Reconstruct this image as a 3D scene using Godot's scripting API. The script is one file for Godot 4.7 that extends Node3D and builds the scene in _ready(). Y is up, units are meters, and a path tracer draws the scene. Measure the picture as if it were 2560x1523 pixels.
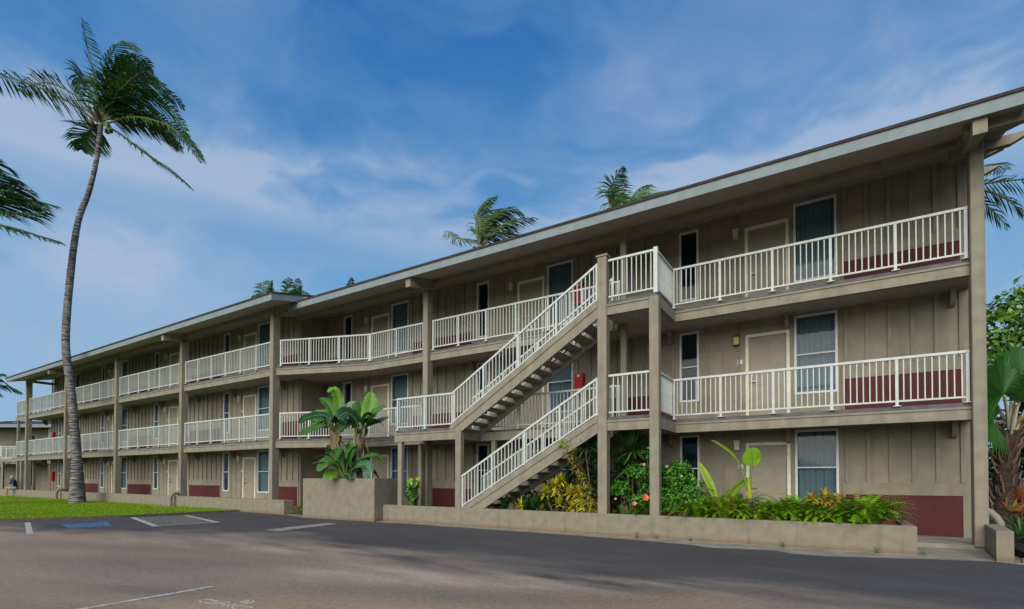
extends Node3D

const YAW := 0.5813
const PITCH := 0.0170
const ROLL := 0.0015
const FOCAL := 1307.72          # pixels of the 2560 x 1523 frame
const FG := 0.08                # floor levels
const F2 := 2.73
const F3 := 5.437
const PITCH_ROOF := 0.22

var rng := RandomNumberGenerator.new()
var M := {}
var right_axis := Vector3(cos(YAW), 0, -sin(YAW))
var away_axis := Vector3(-sin(YAW), 0, -cos(YAW))


# ---------------------------------------------------------------- mesh builder
class MB:
	var v := PackedVector3Array()
	var n := PackedVector3Array()
	var c := PackedColorArray()
	var uv := PackedVector2Array()
	var uv2 := PackedVector2Array()
	var ix := PackedInt32Array()
	var col := Color.WHITE

	func vert(p: Vector3, nn: Vector3, t := Vector2.ZERO) -> int:
		v.append(p); n.append(nn); c.append(col); uv.append(t)
		return v.size() - 1

	func tri(a: Vector3, b: Vector3, d: Vector3) -> void:      # counter-clockwise from outside
		var nn := (b - a).cross(d - a).normalized()
		var i := vert(a, nn); vert(b, nn); vert(d, nn)
		ix.append_array([i, i + 2, i + 1])

	func quad(a: Vector3, b: Vector3, d: Vector3, e: Vector3) -> void:
		var nn := (b - a).cross(d - a)
		if nn.length_squared() < 1e-14:
			nn = (d - a).cross(e - a)
		nn = nn.normalized()
		var i := vert(a, nn, Vector2(0, 0)); vert(b, nn, Vector2(1, 0)); vert(d, nn, Vector2(1, 1)); vert(e, nn, Vector2(0, 1))
		ix.append_array([i, i + 2, i + 1, i, i + 3, i + 2])

	func smooth_quad(a: int, b: int, d: int, e: int) -> void:
		ix.append_array([a, d, b, a, e, d])

	func box(o: Vector3, s: Vector3, bs := Basis.IDENTITY) -> void:
		var x := bs.x * s.x * 0.5
		var y := bs.y * s.y * 0.5
		var z := bs.z * s.z * 0.5
		quad(o - x - y + z, o + x - y + z, o + x + y + z, o - x + y + z)
		quad(o + x - y - z, o - x - y - z, o - x + y - z, o + x + y - z)
		quad(o + x - y + z, o + x - y - z, o + x + y - z, o + x + y + z)
		quad(o - x - y - z, o - x - y + z, o - x + y + z, o - x + y - z)
		quad(o - x + y + z, o + x + y + z, o + x + y - z, o - x + y - z)
		quad(o - x - y - z, o + x - y - z, o + x - y + z, o - x - y + z)

	func span(a: Vector3, b: Vector3) -> void:                  # box between two corners
		box((a + b) * 0.5, (b - a).abs())

	func cbox(a: Vector3, b: Vector3, k := 0.012) -> void:       # box between two corners, edges chamfered
		var lo := a.min(b)
		var hi := a.max(b)
		prism(PackedVector2Array([Vector2(lo.x + k, lo.z), Vector2(hi.x - k, lo.z), Vector2(hi.x, lo.z + k), Vector2(hi.x, hi.z - k), Vector2(hi.x - k, hi.z), Vector2(lo.x + k, hi.z), Vector2(lo.x, hi.z - k), Vector2(lo.x, lo.z + k)]), lo.y, hi.y, k)

	func prism(poly: PackedVector2Array, y0: float, y1: float, k := 0.0) -> void:   # poly in (x, z); top edge bevelled by k
		var p := poly.duplicate()
		if not Geometry2D.is_polygon_clockwise(p):
			p.reverse()
		# clockwise in (x, z) as Godot counts it: outside is found by test below
		var m := p.size()
		var mid := Vector2.ZERO
		for q in p:
			mid += q / m
		var ins := p.duplicate()
		if k > 0:
			var off := Geometry2D.offset_polygon(p, -k)
			if off.size() == 1 and off[0].size() == m:
				pass
			for i in m:
				var e0 := (p[i] - p[(i + m - 1) % m]).normalized()
				var e1 := (p[(i + 1) % m] - p[i]).normalized()
				var nn := (Vector2(e0.y, -e0.x) + Vector2(e1.y, -e1.x)).normalized()
				var t: float = k / maxf(0.3, nn.dot(Vector2(e0.y, -e0.x)))
				var q := p[i] + nn * t
				if not Geometry2D.is_point_in_polygon(q, p):
					q = p[i] - nn * t
				ins[i] = q
		for i in m:
			var a := p[i]
			var b := p[(i + 1) % m]
			var a3 := Vector3(a.x, y0, a.y)
			var b3 := Vector3(b.x, y0, b.y)
			var nrm := (b3 - a3).cross(Vector3.UP)
			var inside := Geometry2D.is_point_in_polygon((a + b) * 0.5 + Vector2(nrm.x, nrm.z).normalized() * 0.002, p)
			var yt := y1 - k
			if inside:
				quad(b3, a3, Vector3(a.x, yt, a.y), Vector3(b.x, yt, b.y))
				if k > 0:
					quad(Vector3(b.x, yt, b.y), Vector3(a.x, yt, a.y), Vector3(ins[i].x, y1, ins[i].y), Vector3(ins[(i + 1) % m].x, y1, ins[(i + 1) % m].y))
			else:
				quad(a3, b3, Vector3(b.x, yt, b.y), Vector3(a.x, yt, a.y))
				if k > 0:
					quad(Vector3(a.x, yt, a.y), Vector3(b.x, yt, b.y), Vector3(ins[(i + 1) % m].x, y1, ins[(i + 1) % m].y), Vector3(ins[i].x, y1, ins[i].y))
		flat(ins, y1, true)
		flat(p, y0, false)

	func flat(p: PackedVector2Array, y: float, up: bool, tex := Rect2()) -> void:
		var t := Geometry2D.triangulate_polygon(p)
		var nn := Vector3.UP if up else Vector3.DOWN
		var base := v.size()
		for q in p:
			var w := Vector2.ZERO
			if tex.size.x > 0:
				w = (q - tex.position) / tex.size
			vert(Vector3(q.x, y, q.y), nn, w)
		for i in range(0, t.size(), 3):
			var a := p[t[i]]
			var ccw_up := (p[t[i + 1]] - a).cross(p[t[i + 2]] - a) < 0     # in (x, z) with z towards the viewer
			if ccw_up == up:
				ix.append_array([base + t[i], base + t[i + 2], base + t[i + 1]])
			else:
				ix.append_array([base + t[i], base + t[i + 1], base + t[i + 2]])

	func slab(p: PackedVector2Array, z0: float, z1: float) -> void:   # convex-ish polygon in (x, y), z0 < z1
		var q := p.duplicate()
		if Geometry2D.is_polygon_clockwise(q) == false:
			q.reverse()
		# make it counter-clockwise with y up
		var area := 0.0
		for i in q.size():
			area += q[i].cross(q[(i + 1) % q.size()])
		if area < 0:
			q.reverse()
		var t := Geometry2D.triangulate_polygon(q)
		for i in range(0, t.size(), 3):
			var a := q[t[i]]
			var b := q[t[i + 1]]
			var d := q[t[i + 2]]
			if (b - a).cross(d - a) < 0:
				var s := b
				b = d
				d = s
			tri(Vector3(a.x, a.y, z1), Vector3(b.x, b.y, z1), Vector3(d.x, d.y, z1))
			tri(Vector3(a.x, a.y, z0), Vector3(d.x, d.y, z0), Vector3(b.x, b.y, z0))
		for i in q.size():
			var a := q[i]
			var b := q[(i + 1) % q.size()]
			quad(Vector3(a.x, a.y, z1), Vector3(a.x, a.y, z0), Vector3(b.x, b.y, z0), Vector3(b.x, b.y, z1))

	func bar(a: Vector3, b: Vector3, w: float, h: float, up := Vector3.UP) -> void:
		var d := (b - a)
		var z := d.normalized()
		var x := up.cross(z).normalized()
		if x.length_squared() < 0.5:
			x = Vector3.RIGHT
		var y := z.cross(x)
		box((a + b) * 0.5, Vector3(w, h, d.length()), Basis(x, y, z))

	func tube(path: Array, radii: Array, sides := 8, cap := true) -> void:
		var m := path.size()
		var x := Vector3.RIGHT
		var first := v.size()
		for i in m:
			var t: Vector3 = (path[mini(i + 1, m - 1)] - path[maxi(i - 1, 0)]).normalized()
			if i == 0:
				x = t.cross(Vector3(0.31, 0.2, 0.93)).normalized()
			x = (x - t * x.dot(t)).normalized()
			var y := t.cross(x)
			for k in sides:
				var an := TAU * k / sides
				var d := x * cos(an) + y * sin(an)
				vert(path[i] + d * float(radii[i]), d, Vector2(float(k) / sides, float(i) / m))
		for i in m - 1:
			for k in sides:
				var k2 := (k + 1) % sides
				smooth_quad(first + i * sides + k, first + i * sides + k2, first + (i + 1) * sides + k2, first + (i + 1) * sides + k)
		if cap:
			for k in range(1, sides - 1):
				tri(v[first + (m - 1) * sides], v[first + (m - 1) * sides + k], v[first + (m - 1) * sides + k + 1])
				tri(v[first], v[first + k + 1], v[first + k])

	func mesh() -> ArrayMesh:
		var a := []
		a.resize(Mesh.ARRAY_MAX)
		a[Mesh.ARRAY_VERTEX] = v
		a[Mesh.ARRAY_NORMAL] = n
		a[Mesh.ARRAY_COLOR] = c
		a[Mesh.ARRAY_TEX_UV] = uv
		if uv2.size():
			a[Mesh.ARRAY_TEX_UV2] = uv2
		a[Mesh.ARRAY_INDEX] = ix
		var am := ArrayMesh.new()
		if v.size():
			am.add_surface_from_arrays(Mesh.PRIMITIVE_TRIANGLES, a)
		return am


# ---------------------------------------------------------------- nodes
func numbered(called: String) -> String:
	if not has_node(NodePath(called)):
		return called
	var k := 1
	while has_node(NodePath("%s_%03d" % [called, k])):
		k += 1
	return "%s_%03d" % [called, k]


func part(called: String, m, mat: Material, parent: Node, at := Vector3.ZERO) -> MeshInstance3D:
	var o := MeshInstance3D.new()
	o.name = called
	o.mesh = m.mesh() if m is MB else m
	o.material_override = mat
	o.position = at
	parent.add_child(o, true)
	return o


func tag(o: Node, label: String, category: String, group := "") -> Node:
	o.set_meta("label", label)
	o.set_meta("category", category)
	if group:
		o.set_meta("group", group)
	return o


func thing(called: String, label: String, category: String, at := Vector3.ZERO, group := "") -> Node3D:
	var o := Node3D.new()
	o.name = numbered(called)
	o.position = at
	add_child(o)
	tag(o, label, category, group)
	return o


func solid(called: String, m: MB, mat: Material, label: String, category: String, at := Vector3.ZERO, group := "") -> MeshInstance3D:
	var o := part(numbered(called), m, mat, self, at)
	tag(o, label, category, group)
	return o


func struct(called: String, m: MB, mat: Material, parent: Node = self) -> MeshInstance3D:
	var o := part(called, m, mat, parent)
	if parent == self:
		o.set_meta("kind", "structure")
	return o


# ---------------------------------------------------------------- materials
func lin(r: float, g: float, b: float) -> Color:
	return Color(r, g, b).linear_to_srgb()


func noise_tex(size: int, freq: float, lo: float, hi: float, sd: int, octaves := 4, stretch := false) -> NoiseTexture2D:
	var f := FastNoiseLite.new()
	f.seed = sd
	f.noise_type = FastNoiseLite.TYPE_SIMPLEX_SMOOTH
	f.frequency = freq
	f.fractal_octaves = octaves
	var t := NoiseTexture2D.new()
	t.width = size
	t.height = size
	t.seamless = true
	t.noise = f
	var g := Gradient.new()
	g.set_color(0, Color(lo, lo, lo))
	g.set_color(1, Color(hi, hi, hi))
	t.color_ramp = g
	return t


var tex := {}


# seamless: soft mottling, streaks that run down the wall and, for rendered walls, reddish soil splashed on the foot (the bottom of the tile lies at y = 0)
func weathered(size: int, sd: int, blotch: float, streak: float, splash: bool) -> ImageTexture:
	var f := FastNoiseLite.new()
	f.seed = sd
	f.noise_type = FastNoiseLite.TYPE_SIMPLEX_SMOOTH
	f.frequency = 0.012
	f.fractal_octaves = 6
	var a := f.get_seamless_image(size, size)
	f.seed = sd + 1
	f.frequency = 0.02
	var b := f.get_seamless_image(size, size / 16)
	b.resize(size, size, Image.INTERPOLATE_CUBIC)
	f.seed = sd + 2
	f.frequency = 0.15
	f.fractal_octaves = 2
	var c := f.get_seamless_image(size, size)
	var out := Image.create_empty(size, size, false, Image.FORMAT_RGB8)
	for j in size:
		var y := 4.0 * (1.0 - (j + 0.5) / size)
		for i in size:
			var na := a.get_pixel(i, j).r
			var nb := b.get_pixel(i, j).r
			var k := 1.0 - blotch * (1.0 - na) * 1.4 - streak * smoothstep(0.45, 0.9, nb) - 0.06 * c.get_pixel(i, j).r
			var col := Color(k, k, k)
			if splash:
				var h := 0.05 + 0.16 * na * na + 0.10 * smoothstep(0.5, 0.9, nb)
				var d := clampf(1.0 - y / h, 0.0, 1.0) * (0.5 + 0.5 * c.get_pixel(i, j).r)
				col = col.lerp(Color(0.80, 0.64, 0.48) * k, d * 0.75)
				# casting joints
				var x := 4.0 * i / size
				if absf(x - 1.3) < 0.006 and y < 1.3:
					col = col * 0.86
			out.set_pixel(i, j, col)
	return ImageTexture.create_from_image(out)


func paint(r: float, g: float, b: float, rough := 0.75, texture := "mottle", scale := 0.35, bump := 0.0) -> StandardMaterial3D:
	var m := StandardMaterial3D.new()
	m.albedo_color = lin(r, g, b)
	m.roughness = rough
	m.metallic_specular = 0.4
	if texture:
		m.albedo_texture = tex[texture]
		m.uv1_triplanar = true
		m.uv1_world_triplanar = true
		m.uv1_scale = Vector3.ONE * scale
	if bump > 0:
		m.heightmap_enabled = true
		m.heightmap_texture = tex["grit"]
		m.heightmap_scale = bump
	return m


func leafy(r: float, g: float, b: float, through := 0.5, rough := 0.5) -> StandardMaterial3D:
	var m := StandardMaterial3D.new()
	m.albedo_color = lin(r, g, b)
	m.vertex_color_use_as_albedo = true
	m.roughness = rough
	m.metallic_specular = 0.4
	m.cull_mode = BaseMaterial3D.CULL_DISABLED
	m.backlight_enabled = true
	m.backlight = Color(through, through, through * 0.6)
	return m


func make_materials() -> void:
	tex["mottle"] = noise_tex(512, 0.012, 0.90, 1.0, 3, 6)
	tex["stain"] = noise_tex(1024, 0.006, 0.74, 1.0, 8, 7)
	tex["siding"] = weathered(512, 31, 0.09, 0.045, false)
	tex["render"] = weathered(1024, 57, 0.09, 0.05, true)
	var fr := FastNoiseLite.new()
	fr.seed = 61
	fr.frequency = 0.035
	fr.fractal_octaves = 4
	var ring := fr.get_seamless_image(64, 512)
	ring.resize(512, 512, Image.INTERPOLATE_CUBIC)
	ring.convert(Image.FORMAT_RGB8)
	for j in 512:
		for i in 512:
			var k := 0.42 + 0.58 * smoothstep(0.25, 0.7, ring.get_pixel(i, j).r)
			ring.set_pixel(i, j, Color(k, k, k))
	tex["rings"] = ImageTexture.create_from_image(ring)
	fr.frequency = 0.02
	var wear := fr.get_seamless_image(512, 512)
	fr.frequency = 0.2
	var chips := fr.get_seamless_image(512, 512)
	var tone_mix := Image.create_empty(512, 512, false, Image.FORMAT_RGBA8)
	for j in 512:
		for i in 512:
			var a := wear.get_pixel(i, j).r
			var b := chips.get_pixel(i, j).r
			var k := 0.75 + 0.25 * a
			tone_mix.set_pixel(i, j, Color(k, k, k, 1.0 if a * 0.55 + b * 0.45 > 0.32 else 0.0))
	tex["worn_paint"] = ImageTexture.create_from_image(tone_mix)
	tex["grit"] = noise_tex(512, 0.08, 0.3, 1.0, 5, 4)
	tex["bark"] = noise_tex(512, 0.03, 0.35, 1.0, 12, 4)
	M.wall = paint(0.35, 0.307, 0.218, 0.8, "siding", 0.25, 0.12)
	M.post = paint(0.34, 0.30, 0.215, 0.75, "siding", 0.4, 0.06)
	M.batten = paint(0.345, 0.302, 0.215, 0.8, "siding", 0.35, 0.06)
	M.soffit = paint(0.46, 0.40, 0.31, 0.85, "mottle", 0.3)
	M.red = paint(0.105, 0.022, 0.02, 0.7, "mottle", 0.5)
	M.door = paint(0.36, 0.315, 0.23, 0.55, "mottle", 0.4)
	M.cream = paint(0.84, 0.81, 0.60, 0.6, "mottle", 0.7)
	M.rail = paint(0.64, 0.67, 0.61, 0.45, "mottle", 1.0)
	M.white = paint(0.75, 0.76, 0.74, 0.45, "mottle", 1.0)
	M.fascia = paint(0.26, 0.31, 0.305, 0.7, "mottle", 0.4)
	M.roof = paint(0.07, 0.055, 0.05, 0.9, "stain", 0.5)
	M.deck = paint(0.16, 0.155, 0.16, 0.8, "stain", 0.4)
	M.planter = paint(0.32, 0.276, 0.198, 0.9, "render", 0.25, 0.15)
	M.concrete = paint(0.40, 0.36, 0.285, 0.9, "stain", 0.3, 0.2)
	M.soil = paint(0.045, 0.032, 0.022, 1.0, "grit", 0.8, 3.0)
	M.metal = paint(0.25, 0.24, 0.22, 0.35, "", 1.0)
	M.metal.metallic = 0.8
	M.extinguisher = paint(0.45, 0.015, 0.02, 0.35, "", 1.0)
	M.lamp = paint(0.62, 0.58, 0.40, 0.4, "", 1.0)
	M.lampdark = paint(0.05, 0.045, 0.04, 0.5, "", 1.0)
	M.lampgreen = paint(0.45, 0.55, 0.12, 0.4, "", 1.0)
	M.line = paint(0.70, 0.66, 0.56, 0.8, "worn_paint", 0.7)
	M.faded = paint(0.44, 0.41, 0.36, 0.9, "worn_paint", 0.5)
	M.blue = paint(0.10, 0.22, 0.38, 0.8, "worn_paint", 0.6)
	for m in [M.line, M.faded, M.blue]:
		m.transparency = BaseMaterial3D.TRANSPARENCY_ALPHA_SCISSOR
		m.alpha_scissor_threshold = 0.5
	M.curb = paint(0.20, 0.15, 0.11, 0.9, "stain", 0.8)
	M.lawn = paint(0.16, 0.29, 0.010, 0.95, "stain", 0.35)
	M.grass = leafy(1, 1, 1, 0.5, 0.6)
	M.earth = paint(0.10, 0.09, 0.06, 1.0, "stain", 0.2)
	M.trunk = paint(0.37, 0.345, 0.315, 0.95, "rings", 0.5, 2.0)
	M.trunk_brown = paint(0.16, 0.11, 0.07, 0.95, "bark", 0.9, 4.0)
	M.stem = leafy(1, 1, 1, 0.2, 0.6)
	M.leaf = leafy(1, 1, 1, 0.55, 0.42)
	M.curtain = paint(0.19, 0.30, 0.33, 0.9, "", 1.0)
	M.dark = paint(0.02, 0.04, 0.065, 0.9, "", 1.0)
	M.brick = paint(0.26, 0.15, 0.10, 0.9, "stain", 1.0)
	M.glass = StandardMaterial3D.new()
	M.glass.transparency = BaseMaterial3D.TRANSPARENCY_ALPHA
	M.glass.albedo_color = Color(lin(0.02, 0.045, 0.06), 0.3)
	M.glass.roughness = 0.04
	M.glass.metallic_specular = 0.32


# ---------------------------------------------------------------- sky
func sky_panorama() -> ImageTexture:
	var w := 2048
	var h := 1024
	var data := PackedByteArray()
	data.resize(w * h * 3)
	var f := FastNoiseLite.new()
	f.seed = 41
	f.noise_type = FastNoiseLite.TYPE_SIMPLEX_SMOOTH
	f.frequency = 1.0
	f.fractal_octaves = 7
	f.fractal_gain = 0.62
	var f2 := FastNoiseLite.new()
	f2.seed = 7
	f2.noise_type = FastNoiseLite.TYPE_SIMPLEX_SMOOTH
	f2.frequency = 1.0
	f2.fractal_octaves = 4
	var stops := [0.0, 8.0, 18.0, 28.0, 42.0, 60.0, 90.0]
	var tones := [Color8(152, 186, 214), Color8(136, 179, 214), Color8(114, 165, 209), Color8(80, 139, 197), Color8(47, 109, 178), Color8(45, 105, 172), Color8(46, 104, 170)]
	# long wisps of cloud, all round the horizon: centre azimuth, elevation, half length, half width, slope, strength
	var wisps := []
	for k in 6:
		var base := -58.0 + 60.0 * k
		wisps.append([base - 8.0, 26.8, 32.0, 2.9, 0.03, 1.15])
		wisps.append([base - 14.0, 17.0, 17.0, 4.0, -0.10, 0.55])
		wisps.append([base + 13.0, 24.0, 14.0, 2.0, -0.16, 0.35])
		wisps.append([base + 34.0, 34.0, 17.0, 5.0, -0.5, 0.16])
		wisps.append([base - 6.0, 41.0, 9.0, 3.0, 0.0, 0.60])
		wisps.append([base + 24.0, 12.0, 22.0, 4.0, 0.12, 0.30])
	for j in h:
		var el := 90.0 - 180.0 * (j + 0.5) / h
		var e := maxf(el, 0.0)
		var s := 0
		while s < 5 and e > stops[s + 1]:
			s += 1
		var base: Color = tones[s].lerp(tones[s + 1], clampf((e - stops[s]) / (stops[s + 1] - stops[s]), 0, 1))
		var ce := cos(deg_to_rad(e))
		var se := sin(deg_to_rad(e))
		for i in w:
			var o := (j * w + i) * 3
			if el < -1.0:
				data[o] = 120; data[o + 1] = 125; data[o + 2] = 125
				continue
			var az := 360.0 * (i + 0.5) / w - 180.0
			var a := deg_to_rad(az)
			var d := Vector3(sin(a) * ce, se, -cos(a) * ce)
			# stretched noise: a cloud layer seen in perspective, combed along one wind
			var q := Vector3(d.x * 2.0 + d.y * 1.1, d.y * 6.5 - d.x * 0.8, d.z * 2.0)
			var big := f2.get_noise_3d(d.x * 1.7 + 3.0, d.y * 2.6, d.z * 1.7)
			var n := f.get_noise_3d(q.x + big * 0.8, q.y + big * 0.9, q.z)
			var amount := clampf(0.22 + big * 0.42 + n * 0.48, 0.0, 0.7)
			for wi in wisps:
				var da: float = wrapf(az - wi[0], -180.0, 180.0)
				if absf(da) > wi[2] * 1.3:
					continue
				var de: float = (e - wi[1] - da * wi[4] - n * 3.5 - big * 2.5) / wi[3]
				if absf(de) > 2.5:
					continue
				var along: float = clampf(1.25 - absf(da) / wi[2], 0.0, 1.0)
				amount += exp(-de * de) * along * wi[5] * (0.75 + n * 0.6)
			amount = clampf(amount, 0.0, 1.0)
			var cloud := Color8(174, 190, 216).lerp(Color8(116, 147, 193), clampf((e - 28.0) / 25.0, 0, 1))
			var cc := base.lerp(cloud, amount * 0.85)
			data[o] = int(cc.r * 255.0); data[o + 1] = int(cc.g * 255.0); data[o + 2] = int(cc.b * 255.0)
	return ImageTexture.create_from_image(Image.create_from_data(w, h, false, Image.FORMAT_RGB8, data))


# ---------------------------------------------------------------- ground
func asphalt_texture(r: Rect2) -> ImageTexture:
	var w := 2048
	var h := 1024
	var data := PackedByteArray()
	data.resize(w * h * 3)
	var big := FastNoiseLite.new()
	big.seed = 15
	big.frequency = 0.16
	big.fractal_octaves = 4
	var mid := FastNoiseLite.new()
	mid.seed = 23
	mid.frequency = 0.9
	mid.fractal_octaves = 4
	var fine := FastNoiseLite.new()
	fine.seed = 4
	fine.frequency = 13.0
	fine.fractal_octaves = 2
	# elongated brown, dark grey and pale tan patches: x, z, half sizes, direction, kind
	var patches := [
		[-4.6, -3.4, 1.7, 0.45, -0.5, 0], [-3.3, -4.5, 2.2, 0.5, -0.62, 0], [-12.5, -5.0, 4.5, 0.35, -0.3, 0], [-5.2, -2.6, 1.1, 0.5, -0.4, 0], [-2.0, -5.4, 1.5, 0.35, -0.6, 0],
		[-8.6, -3.8, 2.2, 0.75, -0.35, 1], [-4.2, -4.5, 1.7, 0.4, -0.45, 1], [-6.6, -2.9, 1.2, 0.3, -0.35, 1], [-2.6, -5.0, 1.6, 0.35, -0.55, 1], [-10.5, -4.6, 2.6, 0.4, -0.32, 1], [-6.9, -4.7, 1.5, 0.25, -0.35, 1],
		[-8.5, -5.9, 3.5, 0.6, -0.3, 2], [-5.0, -5.3, 2.5, 0.55, -0.35, 2], [-2.6, -6.2, 2.0, 0.3, -0.5, 2], [-3.6, -5.3, 1.4, 0.3, -0.5, 2]]
	for j in h:
		var z := r.position.y + r.size.y * (j + 0.5) / h
		for i in w:
			var x := r.position.x + r.size.x * (i + 0.5) / w
			var b := big.get_noise_2d(x, z * 1.6)
			var m := mid.get_noise_2d(x * 0.5 - z * 0.25, z * 1.4)
			var g := fine.get_noise_2d(x, z)
			# the darker strip by the building has a soft, wavering edge
			var edge := -5.9
			if x < -6.0:
				edge = -6.1 - clampf((-6.0 - x) / 4.5, 0, 1) * 1.0 + clampf((-10.5 - x) / 6.0, 0, 1) * 3.0
			elif x > -3.0:
				edge = -5.9 - clampf((x + 3.0) / 4.0, 0, 1) * 0.6
			var tone_mix := smoothstep(-1.1, 0.7, z - edge + b * 0.8 + m * 0.4)  # blends dark grey by the building into pale brown farther out
			var col := Color(0.120, 0.110, 0.105).lerp(Color(0.40, 0.305, 0.222), tone_mix)
			for p in patches:
				var dx: float = x - p[0]
				var dz: float = z - p[1]
				var u: float = dx * cos(p[4]) + dz * sin(p[4])
				var v: float = -dx * sin(p[4]) + dz * cos(p[4])
				var k: float = (u / p[2]) * (u / p[2]) + (v / p[3]) * (v / p[3])
				if k > 5.0:
					continue
				k = exp(-k * 1.1) * clampf(0.75 + m * 1.1 + b * 0.5, 0, 1.2)
				if p[5] == 0:
					col = col.lerp(Color(0.50, 0.345, 0.20), k * 0.6)
				elif p[5] == 1:
					col = col.lerp(Color(0.180, 0.158, 0.136), k * 0.6)
				else:
					col = col.lerp(Color(0.60, 0.46, 0.33), k * 0.65)
			var t := 1.0 + m * 0.16 + g * (0.08 + 0.08 * tone_mix) + b * 0.12
			col = Color(col.r * t, col.g * t, col.b * t).clamp().linear_to_srgb()
			var o := (j * w + i) * 3
			data[o] = int(col.r * 255.0); data[o + 1] = int(col.g * 255.0); data[o + 2] = int(col.b * 255.0)
	return ImageTexture.create_from_image(Image.create_from_data(w, h, false, Image.FORMAT_RGB8, data))


# stone chips of the asphalt, one tile is 2.6 m
func aggregate_texture() -> ImageTexture:
	var n := 768
	var r := RandomNumberGenerator.new()
	r.seed = 99
	var f := FastNoiseLite.new()
	f.seed = 77
	f.frequency = 0.03
	var cloud := f.get_seamless_image(n, n)
	var img := Image.create_empty(n, n, false, Image.FORMAT_RGB8)
	for j in n:
		for i in n:
			var k := 0.84 + 0.10 * cloud.get_pixel(i, j).r + r.randf_range(-0.08, 0.08)
			img.set_pixel(i, j, Color(k, k, k))
	for s in 2600:
		var x := r.randi() % n
		var y := r.randi() % n
		var light := r.randf() < 0.55
		var k := r.randf_range(0.98, 1.0) if light else r.randf_range(0.35, 0.6)
		var w := r.randi_range(1, 3)
		for dy in w:
			for dx in r.randi_range(1, 3):
				img.set_pixel((x + dx) % n, (y + dy) % n, Color(k, k * 0.98, k * 0.95))
	return ImageTexture.create_from_image(img)


func v2(a: Array) -> PackedVector2Array:
	var p := PackedVector2Array()
	for i in range(0, a.size(), 2):
		p.append(Vector2(a[i], a[i + 1]))
	return p


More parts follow.
